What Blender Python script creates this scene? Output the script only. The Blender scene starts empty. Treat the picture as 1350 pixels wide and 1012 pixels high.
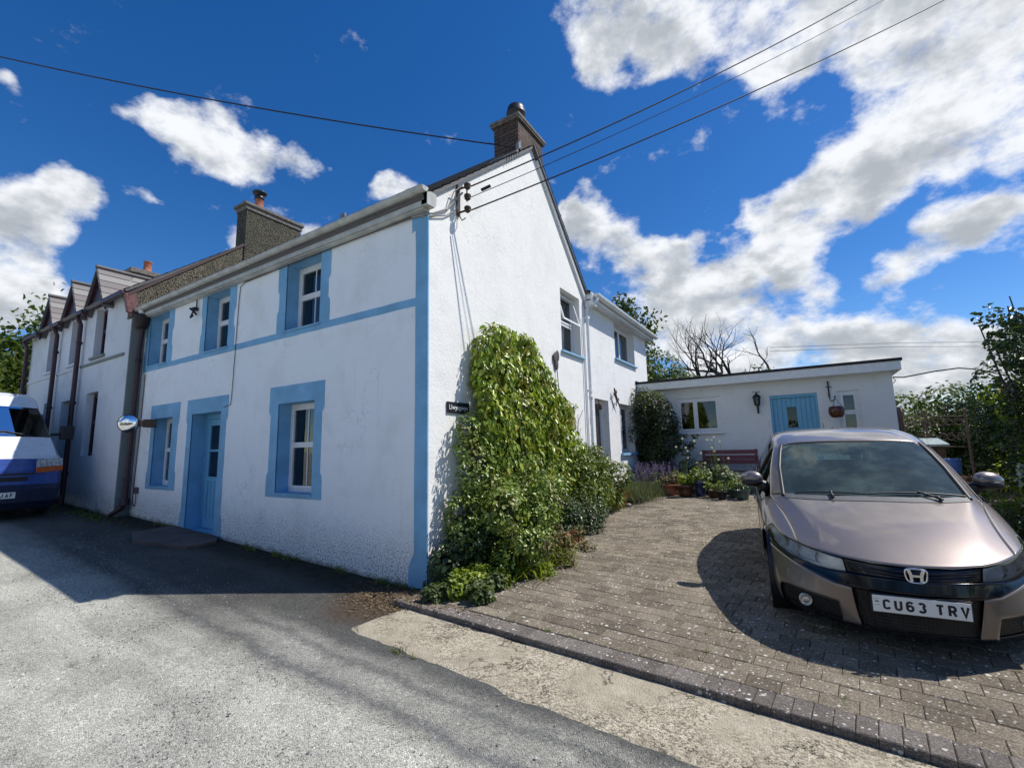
import bpy, bmesh, math, random
import numpy as np
from mathutils import Vector, Matrix, noise
random.seed(7); rng = np.random.default_rng(11)
sc = bpy.context.scene
PI = math.pi
# ------------------------------------------------------------------ camera
CAM = Vector((3.7602, -4.1165, 1.6))
cr = Vector((0.8473, 0.5307, -0.0218)); cu = Vector((0.0920, -0.1062, 0.9901)); cf = Vector((-0.5231, 0.8409, 0.1387))
cd = bpy.data.cameras.new('camera'); cam = bpy.data.objects.new('camera', cd); sc.collection.objects.link(cam)
cam.matrix_world = Matrix(((cr.x, cu.x, -cf.x, CAM.x), (cr.y, cu.y, -cf.y, CAM.y), (cr.z, cu.z, -cf.z, CAM.z), (0, 0, 0, 1)))
cd.sensor_width = 36.0; cd.lens = 604.04 / 1350 * 36.0; cd.clip_start = 0.05; cd.clip_end = 3000
sc.camera = cam
# ------------------------------------------------------------------ light and sky
SUN = Vector((2.87, 2.07, 4.78)).normalized()
EL = math.asin(SUN.z); AZ = math.atan2(SUN.x, SUN.y)
sd = bpy.data.lights.new('sun', 'SUN'); sd.energy = 4.0; sd.angle = math.radians(0.5); sd.color = (1.0, 0.955, 0.89)
so = bpy.data.objects.new('sun', sd); sc.collection.objects.link(so); so.location = (20, 15, 30)
so.rotation_euler = (-SUN).to_track_quat('-Z', 'Y').to_euler()
sc.view_settings.view_transform = 'Standard'; sc.view_settings.look = 'None'
sc.view_settings.exposure = 0.35; sc.view_settings.gamma = 1.0; sc.view_settings.use_curve_mapping = False
try:
    sc.cycles.max_bounces = 8; sc.cycles.transparent_max_bounces = 16
except Exception: pass

def pixdir(u, v):                 # a compass direction on the sky, used only to place the clouds
    return (cf + cr * ((u - 675) / 604.04) + cu * ((506 - v) / 604.04)).normalized()

W = bpy.data.worlds.new('World'); sc.world = W; W.use_nodes = True
nt = W.node_tree; nt.nodes.clear(); N = nt.nodes.new; L = nt.links.new
out = N('ShaderNodeOutputWorld'); bg = N('ShaderNodeBackground'); bg.inputs[1].default_value = 0.094
sky = N('ShaderNodeTexSky'); sky.sky_type = 'NISHITA'; sky.sun_disc = False
sky.sun_elevation = EL; sky.sun_rotation = AZ; sky.altitude = 900; sky.air_density = 1.0; sky.dust_density = 0.35; sky.ozone_density = 3.0
hs = N('ShaderNodeHueSaturation'); hs.inputs['Saturation'].default_value = 1.35; hs.inputs['Value'].default_value = 1.10; hs.inputs['Hue'].default_value=0.508
L(sky.outputs[0], hs.inputs['Color'])
tc = N('ShaderNodeTexCoord')
CL_WARP, CL_R, CL_NA, CL_NM = .17, 1.04, 3.3, .60
BLOBS = [ # u, v, radius px, weight
 (250,180,75,1.0),(300,165,75,1),(330,205,60,1),(215,150,45,.9),(280,225,50,.9),(405,207,36,.95),(440,200,14,.6),
 (10,300,80,1.0),(70,270,55,.95),(-20,360,80,1.0),(50,330,45,.8),(85,240,36,.8),(115,262,26,.7),(5,90,26,.9),(190,275,22,.55),(120,270,40,.8),
 (530,243,30,.95),(310,322,22,.8),(625,218,15,.8),(735,247,14,.9),(740,275,9,.8),(418,298,20,.9),(40,390,50,.8),(130,375,30,.5),
 (840,30,125,1.1),(770,10,80,1.0),(960,10,140,1.15),(1100,-30,150,1.15),(1250,0,170,1.25),(1330,80,120,1.1),(1020,70,70,.95),(800,100,45,.8),
 (1230,160,120,1.15),(1310,180,100,1.1),(1150,105,60,.85),(1110,230,80,1.1),(1180,215,80,1.1),(1030,270,60,1.05),(1070,310,75,1.1),(980,270,36,.95),(1000,340,55,1.05),(1060,370,50,1.0),
 (1260,300,62,1.05),(1330,290,60,1.0),(1190,340,42,1.0),(1150,372,36,.9),(1280,360,28,.75),(1345,350,30,.8),
 (790,310,62,1.1),(840,350,60,1.1),(880,340,42,1.05),(760,285,30,.95),(910,400,62,1.1),(960,390,50,1.1),(860,420,70,1.1),(1000,440,60,1.1),
 (1090,440,60,1.1),(1180,430,62,1.15),(1250,445,62,1.1),(1310,455,55,1.0),(1120,480,80,1.1),(1230,490,80,1.1),(1350,480,70,1.0),(940,460,80,1.1),(1290,490,60,1.1),(1000,490,90,1.1),
 (1400,120,120,1.1),(1480,0,200,1.2),(1500,300,120,1.0),(1050,-150,180,1.1),(800,-200,120,.9),(1560,450,120,1.1),(-100,420,90,1.0),(-200,300,110,1.0),(100,-150,90,.9),(1750,300,160,1.0)]
# invented clouds behind the camera, for reflections, few to keep the fill blue
def wmath(op, a, b=None, c=None, clamp=False):
    m = N('ShaderNodeMath'); m.operation = op; m.use_clamp = clamp
    for i, x in enumerate((a, b, c)):
        if x is None: continue
        if isinstance(x, (int, float)): m.inputs[i].default_value = x
        else: L(x, m.inputs[i])
    return m.outputs[0]
def wramp(x, a, b, ta=0.0, tb=1.0):
    m = N('ShaderNodeMapRange'); m.interpolation_type = 'SMOOTHSTEP'; L(x, m.inputs[0])
    for i, v in zip((1, 2, 3, 4), (a, b, ta, tb)): m.inputs[i].default_value = v
    return m.outputs[0]
def wvec(op, a, b, sc_=None):
    m = N('ShaderNodeVectorMath'); m.operation = op
    for i, x in enumerate((a, b)):
        if x is None: continue
        if isinstance(x, tuple): m.inputs[i].default_value = x
        else: L(x, m.inputs[i])
    if sc_ is not None: m.inputs['Scale'].default_value = sc_
    return m
def wnoise(vec, scale, detail, rough, out='Fac'):
    n = N('ShaderNodeTexNoise'); n.inputs['Scale'].default_value = scale; n.inputs['Detail'].default_value = detail; n.inputs['Roughness'].default_value = rough; L(vec, n.inputs['Vector']); return n.outputs[out]
nrm = wvec('NORMALIZE', tc.outputs['Generated'], None).outputs[0]
wob = wvec('SCALE', wvec('SUBTRACT', wnoise(nrm, 4.5, 3, .6, 'Color'), (.5, .5, .5)).outputs[0], None, CL_WARP).outputs[0]
adv = wvec('ADD', nrm, wob).outputs[0]
blobs = []
for u, v, r, w in BLOBS:
    rr = ((pixdir(u + r, v) - pixdir(u - r, v)).length + (pixdir(u, v + r) - pixdir(u, v - r)).length) / 4
    blobs.append((pixdir(u, v), rr * CL_R, w))
r2 = random.Random(5)
for k in range(3):
    e = r2.uniform(.1, .7); az = math.atan2(cf.x, cf.y) + PI + r2.uniform(-1.7, 1.7)
    blobs.append((Vector((math.sin(az) * math.cos(e), math.cos(az) * math.cos(e), math.sin(e))), r2.uniform(.2, .4), 1.0))
acc = None
for d, r, w in blobs:
    v = wmath('MULTIPLY_ADD', wvec('DISTANCE', adv, tuple(d)).outputs['Value'], -w / r, w, clamp=True)
    acc = v if acc is None else wmath('ADD', acc, v)
acc = wmath('MINIMUM', wmath('POWER', acc, .8), .92)
mp = N('ShaderNodeMapping'); mp.inputs['Scale'].default_value = (1, 1, 1.6); L(nrm, mp.inputs['Vector'])
na = wnoise(mp.outputs[0], 8.5, 9, .62)
nb = wnoise(wvec('ADD', mp.outputs[0], tuple(SUN * 0.035 + Vector((0, 0, .02)))).outputs[0], 8.5, 5, .58)
d0 = wmath('ADD', wmath('MULTIPLY', acc, 1.25), wmath('MULTIPLY_ADD', na, CL_NA, -CL_NA * CL_NM - .12))
alpha = wmath('POWER', wramp(d0, -0.12, 0.72, 0, 1), .85)
shade = wramp(wmath('ADD', wmath('MULTIPLY', acc, .85), wmath('MULTIPLY_ADD', nb, 4.2, -2.1)), 0.25, 1.5, 1.0, 0.0)
cr_ = N('ShaderNodeValToRGB'); L(shade, cr_.inputs[0]); e = cr_.color_ramp.elements
e[0].position = 0; e[0].color = (3.8, 4.1, 4.5, 1); e[1].position = 1; e[1].color = (7.9, 8.1, 8.4, 1)
ee = cr_.color_ramp.elements.new(.45); ee.color = (5.2, 5.5, 5.9, 1)
mx = N('ShaderNodeMix'); mx.data_type = 'RGBA'; L(alpha, mx.inputs['Factor']); L(hs.outputs[0], mx.inputs['A']); L(cr_.outputs[0], mx.inputs['B'])
L(mx.outputs['Result'], bg.inputs[0]); L(bg.outputs[0], out.inputs[0])
W.cycles.sampling_method = 'MANUAL'; W.cycles.sample_map_resolution = 512

# ------------------------------------------------------------------ helpers
def meta(o, label=None, cat=None, group=None, kind=None):
    if label: o['label'] = label
    if cat: o['category'] = cat
    if group: o['group'] = group
    if kind: o['kind'] = kind
    return o
def thing(name, label, cat, loc=(0, 0, 0), group=None):
    o = bpy.data.objects.new(name, None); sc.collection.objects.link(o); o.location = loc; o.empty_display_size = .2
    return meta(o, label, cat, group)
def wloc(p):
    v = Vector((0, 0, 0))
    while p is not None: v += Vector(p.location); p = p.parent
    return v
class MB:
    def __init__(s, M=None): s.v = []; s.f = []; s.m = []; s.sm = []; s.M = M or Matrix()
    def add(s, vs, fs, m=0, smooth=False):
        b = len(s.v); s.v += [tuple(s.M @ Vector(p)) for p in vs]
        for f in fs: s.f.append([b + i for i in f]); s.m.append(m); s.sm.append(smooth)
    def quad(s, a, b, c, d, m=0): s.add([a, b, c, d], [(0, 1, 2, 3)], m)
    def box(s, x0, x1, y0, y1, z0, z1, m=0, bev=0):
        x0, x1 = sorted((x0, x1)); y0, y1 = sorted((y0, y1)); z0, z1 = sorted((z0, z1))
        if bev <= 0:
            s.add([(x0,y0,z0),(x1,y0,z0),(x1,y1,z0),(x0,y1,z0),(x0,y0,z1),(x1,y0,z1),(x1,y1,z1),(x0,y1,z1)],
              [(0,3,2,1),(4,5,6,7),(0,1,5,4),(1,2,6,5),(2,3,7,6),(3,0,4,7)], m); return
        bm = bmesh.new(); bmesh.ops.create_cube(bm, size=1)
        for v in bm.verts: v.co = Vector(((x0+x1)/2 + v.co.x*(x1-x0), (y0+y1)/2 + v.co.y*(y1-y0), (z0+z1)/2 + v.co.z*(z1-z0)))
        bmesh.ops.bevel(bm, geom=list(bm.edges), offset=min(bev, .45*min(x1-x0, y1-y0, z1-z0)), segments=2, affect='EDGES', profile=.6)
        bm.verts.index_update(); s.add([v.co[:] for v in bm.verts], [[v.index for v in f.verts] for f in bm.faces], m, False); bm.free()
    def tube(s, pts, r, n=8, m=0, caps=True, smooth=True):
        pts = [Vector(p) for p in pts]; R = r if isinstance(r, (list, tuple)) else [r] * len(pts)
        vs = []; up = None
        for i, p in enumerate(pts):
            t = (pts[min(i + 1, len(pts) - 1)] - pts[max(i - 1, 0)]).normalized()
            if up is None:
                up = Vector((0, 0, 1)) if abs(t.z) < .9 else Vector((1, 0, 0))
            a = t.cross(up).normalized(); up = a.cross(t).normalized()
            for k in range(n):
                q = 2 * PI * k / n; vs.append(p + (a * math.cos(q) + up * math.sin(q)) * R[i])
        fs = []
        for i in range(len(pts) - 1):
            for k in range(n):
                k2 = (k + 1) % n; fs.append((i*n+k, i*n+k2, (i+1)*n+k2, (i+1)*n+k))
        s.add([tuple(v) for v in vs], fs, m, smooth)
        if caps:
            s.add([tuple(v) for v in vs[:n]], [tuple(range(n - 1, -1, -1))], m); s.add([tuple(v) for v in vs[-n:]], [tuple(range(n))], m)
    def lathe(s, c, prof, n=20, m=0, axis='Z', smooth=True):
        c = Vector(c); vs = []
        for r, h in prof:
            for k in range(n):
                q = 2 * PI * k / n; a, b = r * math.cos(q), r * math.sin(q)
                vs.append(c + (Vector((a, b, h)) if axis == 'Z' else Vector((a, h, b)) if axis == 'Y' else Vector((h, a, b))))
        fs = [(i*n+k, i*n+(k+1) % n, (i+1)*n+(k+1) % n, (i+1)*n+k) for i in range(len(prof)-1) for k in range(n)]
        s.add([tuple(v) for v in vs], fs, m, smooth)
    def prism(s, poly, t0, t1, fn, m=0):       # poly in 2d, fn(a,b,t)->xyz
        n = len(poly); vs = [fn(a, b, t0) for a, b in poly] + [fn(a, b, t1) for a, b in poly]
        s.add(vs, [tuple(range(n - 1, -1, -1)), tuple(range(n, 2 * n))] + [(i, (i+1) % n, n+(i+1) % n, n+i) for i in range(n)], m)
    def ball(s, c, r, m=0, sub=2, jit=0, sq=(1,1,1)):
        bm = bmesh.new(); bmesh.ops.create_icosphere(bm, subdivisions=sub, radius=1)
        vs = []
        for v in bm.verts:
            k = 1 + (noise.noise(v.co * 1.7 + Vector(c)) * jit if jit else 0); vs.append((c[0]+v.co.x*r*sq[0]*k, c[1]+v.co.y*r*sq[1]*k, c[2]+v.co.z*r*sq[2]*k))
        s.add(vs, [[v.index for v in f.verts] for f in bm.faces], m, True); bm.free()
    def build(s, name, mats, parent=None, local=False, label=None, smooth=None, fixn=True):
        off = Vector((0, 0, 0)) if (local or parent is None) else wloc(parent)
        me = bpy.data.meshes.new(name); me.from_pydata([tuple(Vector(v) - off) for v in s.v], [], s.f)
        mats = mats if isinstance(mats, (list, tuple)) else [mats]
        for m in mats: me.materials.append(m)
        me.polygons.foreach_set('material_index', s.m); me.polygons.foreach_set('use_smooth', s.sm if smooth is None else [smooth] * len(s.f)); me.update()
        if fixn:
            bm = bmesh.new(); bm.from_mesh(me); bmesh.ops.recalc_face_normals(bm, faces=bm.faces); bm.to_mesh(me); bm.free()
        o = bpy.data.objects.new(name, me); sc.collection.objects.link(o)
        if parent is not None: o.parent = parent
        if label: o['label'] = label
        return o

# ------------------------------------------------------------------ materials
def mat(name):
    m = bpy.data.materials.new(name); m.use_nodes = True; t = m.node_tree; t.nodes.clear()
    o = t.nodes.new('ShaderNodeOutputMaterial'); b = t.nodes.new('ShaderNodeBsdfPrincipled'); t.links.new(b.outputs[0], o.inputs[0])
    return m, t, b, o
class NT:
    def __init__(s, t): s.t = t
    def n(s, k, **kw):
        x = s.t.nodes.new(k)
        for a, v in kw.items():
            if hasattr(x, a): setattr(x, a, v)
            else: x.inputs[a].default_value = v
        return x
    def l(s, a, b): s.t.links.new(a, b)
    def math(s, op, a, b=None, c=None, clamp=False):
        m = s.n('ShaderNodeMath'); m.operation = op; m.use_clamp = clamp
        for i, x in enumerate((a, b, c)):
            if x is None: continue
            if isinstance(x, (int, float)): m.inputs[i].default_value = x
            else: s.l(x, m.inputs[i])
        return m.outputs[0]
    def noise(s, vec, scale, detail=4, rough=.5, out='Fac'):
        x = s.n('ShaderNodeTexNoise'); x.inputs['Scale'].default_value = scale; x.inputs['Detail'].default_value = detail; x.inputs['Roughness'].default_value = rough
        if vec is not None: s.l(vec, x.inputs['Vector'])
        return x.outputs[out]
    def vor(s, vec, scale, out='Distance', feat='F1', rnd=1.0):
        x = s.n('ShaderNodeTexVoronoi'); x.feature = feat; x.inputs['Scale'].default_value = scale; x.inputs['Randomness'].default_value = rnd
        s.l(vec, x.inputs['Vector']); return x.outputs[out]
    def ramp(s, x, pts, interp='LINEAR'):
        r = s.n('ShaderNodeValToRGB'); s.l(x, r.inputs[0]); r.color_ramp.interpolation = interp
        while len(r.color_ramp.elements) < len(pts): r.color_ramp.elements.new(.5)
        for e, (p, c) in zip(r.color_ramp.elements, pts):
            e.position = p; e.color = (c if isinstance(c, tuple) else (c, c, c)) + (1,)
        return r.outputs[0]
    def mrange(s, x, a, b, c=0., d=1.):
        m = s.n('ShaderNodeMapRange'); s.l(x, m.inputs[0])
        for i, v in zip((1, 2, 3, 4), (a, b, c, d)): m.inputs[i].default_value = v
        m.interpolation_type = 'SMOOTHSTEP'; return m.outputs[0]
    def mix(s, f, a, b, mode='MIX'):
        m = s.n('ShaderNodeMix'); m.data_type = 'RGBA'; m.blend_type = mode
        for k, x in (('Factor', f), ('A', a), ('B', b)):
            if isinstance(x, (int, float)) : m.inputs[k].default_value = x
            elif isinstance(x, tuple): m.inputs[k].default_value = x + (1,) if len(x) == 3 else x
            else: s.l(x, m.inputs[k])
        return m.outputs['Result']
    def bump(s, h, st, dist, b, prev=None):
        x = s.n('ShaderNodeBump'); x.inputs['Strength'].default_value = st; x.inputs['Distance'].default_value = dist; s.l(h, x.inputs['Height'])
        if prev is not None: s.l(prev, x.inputs['Normal'])
        if b is not None: s.l(x.outputs[0], b.inputs['Normal'])
        return x.outputs[0]
def geo(T): return T.n('ShaderNodeNewGeometry').outputs['Position']
def simple(name, col, rough=.6, metal=0, var=.12, vs=12, bumpd=0, bs=60, spec=.5, coat=0):
    m, t, b, o = mat(name); T = NT(t); b.inputs['Roughness'].default_value = rough; b.inputs['Metallic'].default_value = metal
    b.inputs['Specular IOR Level'].default_value = spec; b.inputs['Coat Weight'].default_value = coat; b.inputs['Coat Roughness'].default_value = .04
    P = T.n('ShaderNodeTexCoord').outputs['Object']
    n = T.noise(P, vs, 5, .6)
    c = T.mix(T.mrange(n, .3, .7), tuple(x * (1 - var) for x in col), tuple(min(1, x * (1 + var)) for x in col)); T.l(c, b.inputs['Base Color'])
    if bumpd: T.bump(T.noise(P, bs, 4, .6), .6, bumpd, b)
    return m
def render_wall(name, base, dirt_h=.45, dirt=(.10,.105,.07), bumpd=.012, patch=(.62,.62,.6), grime=.25, z0=0.0, slope=0.0):
    m, t, b, o = mat(name); T = NT(t); P = geo(T); b.inputs['Roughness'].default_value = .85; b.inputs['Specular IOR Level'].default_value = .25
    sep = T.n('ShaderNodeSeparateXYZ'); T.l(P, sep.inputs[0]); z = sep.outputs[2]
    zz = T.math('SUBTRACT', z, T.math('MAXIMUM', T.math('MULTIPLY', sep.outputs[0], -slope), 0.0))
    big = T.noise(P, 1.1, 5, .65); mid = T.noise(P, 6, 6, .7)
    c = T.mix(T.math('MULTIPLY', T.mrange(big, .45, .75), grime), base, patch)
    # rain streaks stretched down the wall
    mp = T.n('ShaderNodeMapping'); mp.inputs['Scale'].default_value = (5, 5, .55); T.l(P, mp.inputs['Vector'])
    st = T.noise(mp.outputs[0], 1.3, 5, .7); c = T.mix(T.math('MULTIPLY', T.mrange(st, .55, .78), grime * .7), c, tuple(x * .62 for x in base))
    # grime and algae spreading up from the ground
    h = T.math('MULTIPLY_ADD', mid, .9, -.45); g1 = T.mrange(T.math('SUBTRACT', zz, T.math('MULTIPLY', h, .9)), 0.02, dirt_h, 1, 0)
    sp = T.mrange(T.noise(P, 38, 4, .7), .42, .62); c = T.mix(T.math('MULTIPLY', T.math('MULTIPLY', g1, sp), .75), c, dirt)
    g2 = T.mrange(T.math('SUBTRACT', zz, T.math('MULTIPLY', h, .25)), -.02, .09, .8, 0); c = T.mix(g2, c, dirt)
    # flaked specks
    fl = T.mrange(T.vor(P, 9, 'Distance'), .015, .04, 1, 0); c = T.mix(T.math('MULTIPLY', fl, .5), c, tuple(x * .5 for x in base))
    ck = T.math('MULTIPLY', T.mrange(T.math('ABSOLUTE', T.math('SUBTRACT', T.noise(P, .9, 8, .62), .5)), .0, .0022, 1, 0), T.mrange(T.noise(P, .7, 2), .5, .6)); c = T.mix(T.math('MULTIPLY', ck, .7), c, (.16,.15,.13))
    pt = T.mrange(T.noise(P, 2.3, 3, .4), .60, .64); c = T.mix(T.math('MULTIPLY', pt, .22), c, tuple(x * .86 for x in base))
    T.l(c, b.inputs['Base Color'])
    v = T.vor(P, 34, 'Distance', 'SMOOTH_F1'); n2 = T.noise(P, 90, 4, .65); n3 = T.noise(P, 2.2, 3, .5)
    hh = T.math('ADD', T.math('MULTIPLY', v, .6), T.math('MULTIPLY', n2, .7))
    x = T.bump(n3, .5, .025, None); T.bump(hh, 1.0, bumpd, b, x)
    return m
M_wall = render_wall('roughcast_white_front', (.86, .91, .95), dirt_h=.85, slope=.045, bumpd=.009, grime=.34)
M_gable = render_wall('roughcast_white_gable', (.82, .81, .77), dirt_h=.2, bumpd=.0045, patch=(.66,.66,.63), grime=.38)
M_ext = render_wall('roughcast_white_rear', (.80, .795, .775), dirt_h=.2, bumpd=.010, patch=(.64,.64,.62), grime=.42)
M_out = render_wall('painted_block_wall', (.70, .73, .75), dirt_h=.1, bumpd=.003, grime=.25, patch=(.66,.69,.72))
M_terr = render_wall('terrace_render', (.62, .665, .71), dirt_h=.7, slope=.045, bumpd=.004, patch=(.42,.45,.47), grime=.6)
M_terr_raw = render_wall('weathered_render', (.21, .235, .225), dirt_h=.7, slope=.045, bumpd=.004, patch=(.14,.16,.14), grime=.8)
M_blue = simple('blue_masonry_paint', (.175, .40, .62), .6, var=.13, vs=3, bumpd=.002, bs=50)
M_blue2 = simple('pale_blue_sill_paint', (.22, .42, .60), .5, var=.08)
M_bluedoor = simple('blue_door_gloss', (.13, .37, .58), .35, var=.06)
M_pvc = simple('white_plastic', (.72, .74, .76), .35, var=.05)
M_gutter = simple('aged_cream_gutter', (.45, .46, .43), .45, var=.18, vs=5)
M_pvcgut = simple('white_gutter', (.72, .74, .75), .35, var=.06)
M_black = simple('black_plastic', (.012, .012, .014), .45, var=.3)
M_rubber = simple('tyre_rubber', (.018, .018, .018), .85, var=.2)
M_iron = simple('rusty_iron', (.05, .025, .018), .7, var=.5, vs=30)
M_purple = simple('maroon_gloss_paint', (.038, .013, .022), .45, var=.25)
M_terra = simple('terracotta', (.36, .13, .075), .8, var=.25, vs=8, bumpd=.002)
M_lead = simple('lead_flashing', (.16, .17, .19), .6, var=.25)
M_cement = simple('cement_coping', (.15, .135, .12), .9, var=.3, bumpd=.004)
M_wood = simple('weathered_timber', (.12, .075, .05), .8, var=.3, vs=9)
M_cable = simple('black_cable', (.008, .006, .012), .6)
M_stone = simple('brown_doorstep_stone', (.105, .075, .062), .85, var=.25, vs=3, bumpd=.004)
M_pane_refl = simple('white_pane_reflection', (.75, .74, .70), .9, var=.06)
M_dark = simple('dark_interior', (.02, .02, .022), .9)
def m_slate(name, c0, c1, sx=.25, sz=.2):
    m, t, b, o = mat(name); T = NT(t); b.inputs['Roughness'].default_value = .6
    r = T.n('ShaderNodeNewGeometry').outputs['Random Per Island']; P = geo(T)
    c = T.ramp(r, [(0, c0), (1, c1)]); c = T.mix(T.math('MULTIPLY', T.mrange(T.noise(P, 14, 5, .7), .55, .7), .6), c, (.20, .20, .14))
    T.l(c, b.inputs['Base Color']); T.bump(T.noise(P, 40, 4), .5, .004, b); return m
M_slate = m_slate('grey_slate', (.06, .062, .07), (.11, .105, .11))
M_slate2 = m_slate('purple_slate', (.13, .11, .115), (.24, .235, .225))
def m_pebble(name, c0, c1, c2):
    m, t, b, o = mat(name); T = NT(t); P = geo(T); b.inputs['Roughness'].default_value = .9
    v = T.n('ShaderNodeTexVoronoi'); v.inputs['Scale'].default_value = 38; T.l(P, v.inputs['Vector'])
    s = T.n('ShaderNodeSeparateColor'); T.l(v.outputs['Color'], s.inputs[0])
    c = T.ramp(s.outputs[0], [(0, c0), (.55, c1), (1, c2)]); c = T.mix(T.mrange(T.noise(P, 3, 4), .4, .7), c, T.mix(.5, c, (.05, .048, .03)))
    c = T.mix(T.mrange(v.outputs['Distance'], .35, .6), c, (.03, .028, .02)); T.l(c, b.inputs['Base Color'])
    T.bump(v.outputs['Distance'], 1.0, -.02, b); return m
M_pebble = m_pebble('pebbledash', (.12, .108, .075), (.24, .21, .145), (.42, .38, .28))
M_pebble2 = m_pebble('dark_pebbledash', (.045, .042, .028), (.10, .092, .062), (.24, .215, .15))
def m_brick():
    m, t, b, o = mat('old_brick'); T = NT(t); b.inputs['Roughness'].default_value = .9; P = geo(T)
    g_ = T.n('ShaderNodeNewGeometry'); sp = T.n('ShaderNodeSeparateXYZ'); T.l(P, sp.inputs[0])
    cb = T.n('ShaderNodeCombineXYZ'); T.l(T.math('ADD', sp.outputs[0], sp.outputs[1]), cb.inputs[0]); T.l(sp.outputs[2], cb.inputs[1])
    br = T.n('ShaderNodeTexBrick'); T.l(cb.outputs[0], br.inputs['Vector']); br.inputs['Scale'].default_value = 1
    br.inputs['Brick Width'].default_value = .225; br.inputs['Row Height'].default_value = .075; br.inputs['Mortar Size'].default_value = .008; br.inputs['Mortar Smooth'].default_value = .3
    br.inputs['Color1'].default_value = (.05, .032, .026, 1); br.inputs['Color2'].default_value = (.12, .078, .058, 1); br.inputs['Mortar'].default_value = (.018, .015, .013, 1)
    c = T.mix(T.mrange(T.noise(P, 18, 5, .7), .5, .75), br.outputs['Color'], (.15, .12, .095)); T.l(c, b.inputs['Base Color'])
    T.bump(T.math('ADD', T.math('MULTIPLY', br.outputs['Fac'], -1.0), T.math('MULTIPLY', T.noise(P, 60, 3), .4)), .8, .012, b); return m
M_brick = m_brick()
def m_glass(name, tint=(.35,.40,.42), k=1.6):
    m = bpy.data.materials.new(name); m.use_nodes = True; t = m.node_tree; t.nodes.clear(); T = NT(t)
    o = T.n('ShaderNodeOutputMaterial'); tr = T.n('ShaderNodeBsdfTransparent'); tr.inputs[0].default_value = tint + (1,)
    gl = T.n('ShaderNodeBsdfGlossy'); gl.inputs['Roughness'].default_value = .015; gl.inputs['Color'].default_value = (.9, .95, 1, 1)
    fr = T.n('ShaderNodeFresnel'); fr.inputs['IOR'].default_value = k
    T.bump(T.noise(geo(T), 3.0, 2), .12, .01, None); bp = t.nodes[-1]; T.l(bp.outputs[0], gl.inputs['Normal'])
    ms = T.n('ShaderNodeMixShader'); T.l(fr.outputs[0], ms.inputs[0]); T.l(tr.outputs[0], ms.inputs[1]); T.l(gl.outputs[0], ms.inputs[2]); T.l(ms.outputs[0], o.inputs[0])
    return m
M_glass = m_glass('window_glass', (.30, .34, .36), 1.75)
M_wind = m_glass('windscreen_glass', (.55, .74, .66), 1.45)
def dust_glare(m, k, col):
    t = m.node_tree; T = NT(t); o = [n for n in t.nodes if n.type == 'OUTPUT_MATERIAL'][0]; src = o.inputs[0].links[0].from_socket
    df = T.n('ShaderNodeBsdfDiffuse'); df.inputs[0].default_value = col + (1,); ms = T.n('ShaderNodeMixShader')
    f = T.math('MULTIPLY', T.mrange(T.noise(geo(T), 2.5, 5, .7), .35, .75, .35, 1), k); T.l(f, ms.inputs[0]); T.l(src, ms.inputs[1]); T.l(df.outputs[0], ms.inputs[2]); T.l(ms.outputs[0], o.inputs[0])
dust_glare(M_wind, .22, (.34, .47, .42))  # dust film whose pale green also paints in reflections on the screen
M_vglass = m_glass('van_glass', (.35, .4, .4), 1.45)
M_sideglass = m_glass('tinted_side_glass', (.10, .11, .12), 1.6)
M_chrome = simple('chrome', (.75, .76, .78), .08, 1, var=.03)
M_mirror = simple('mirror_glass', (.85, .87, .9), .01, 1, var=.01)

# ------------------------------------------------------------------ ground
KA = math.radians(-5.6); KD = Vector((math.cos(KA), math.sin(KA))); KN = Vector((-math.sin(KA), math.cos(KA)))   # along / across the kerb
K0 = Vector((0.0, -.50))
def sstep(a, b, x): t = min(1, max(0, (x - a) / (b - a))); return t * t * (3 - 2 * t)
def road_z(x, y):
    z = .045 * max(0, -x) if x > -18 else .81
    z += .012 * sstep(0, 1.5, -x) * 0
    return z
def drive_z(x, y):
    q = (Vector((x, y)) - K0).dot(KN)
    return .055 + .052 * min(max(q, -.2), 8.6) - .006 * max(0, x - 2)
def ground_z(x, y):
    q = (Vector((x, y)) - K0).dot(KN)
    if x > -.4 and q > 0.1: 
        dz = drive_z(x, y) - .035
        if x < 0.1: return dz * sstep(-.4, .1, x) + road_z(x, y) * (1 - sstep(-.4, .1, x))
        return dz
    return road_z(x, y)
def gridlines(a, b, dense0, dense1, st, g_=1.35):
    xs = list(np.arange(dense0, dense1 + 1e-6, st)); s = st; x = dense1
    while x < b: s *= g_; x = min(b, x + s); xs.append(x)
    s = st; x = dense0
    while x > a: s *= g_; x = max(a, x - s); xs.insert(0, x)
    return xs
gx = gridlines(-700, 700, -12, 7, .25); gy = gridlines(-700, 900, -5, 10, .25)
mb = MB(); nx = len(gx)
vs = [(x, y, ground_z(x, y) + (noise.noise(Vector((x * .9, y * .9, 0))) * .012 if -12 < x < 8 and -6 < y < -1.3 else 0)) for y in gy for x in gx]
mb.add(vs, [(j*nx+i, j*nx+i+1, (j+1)*nx+i+1, (j+1)*nx+i) for j in range(len(gy)-1) for i in range(nx-1)], 0, True)
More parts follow.
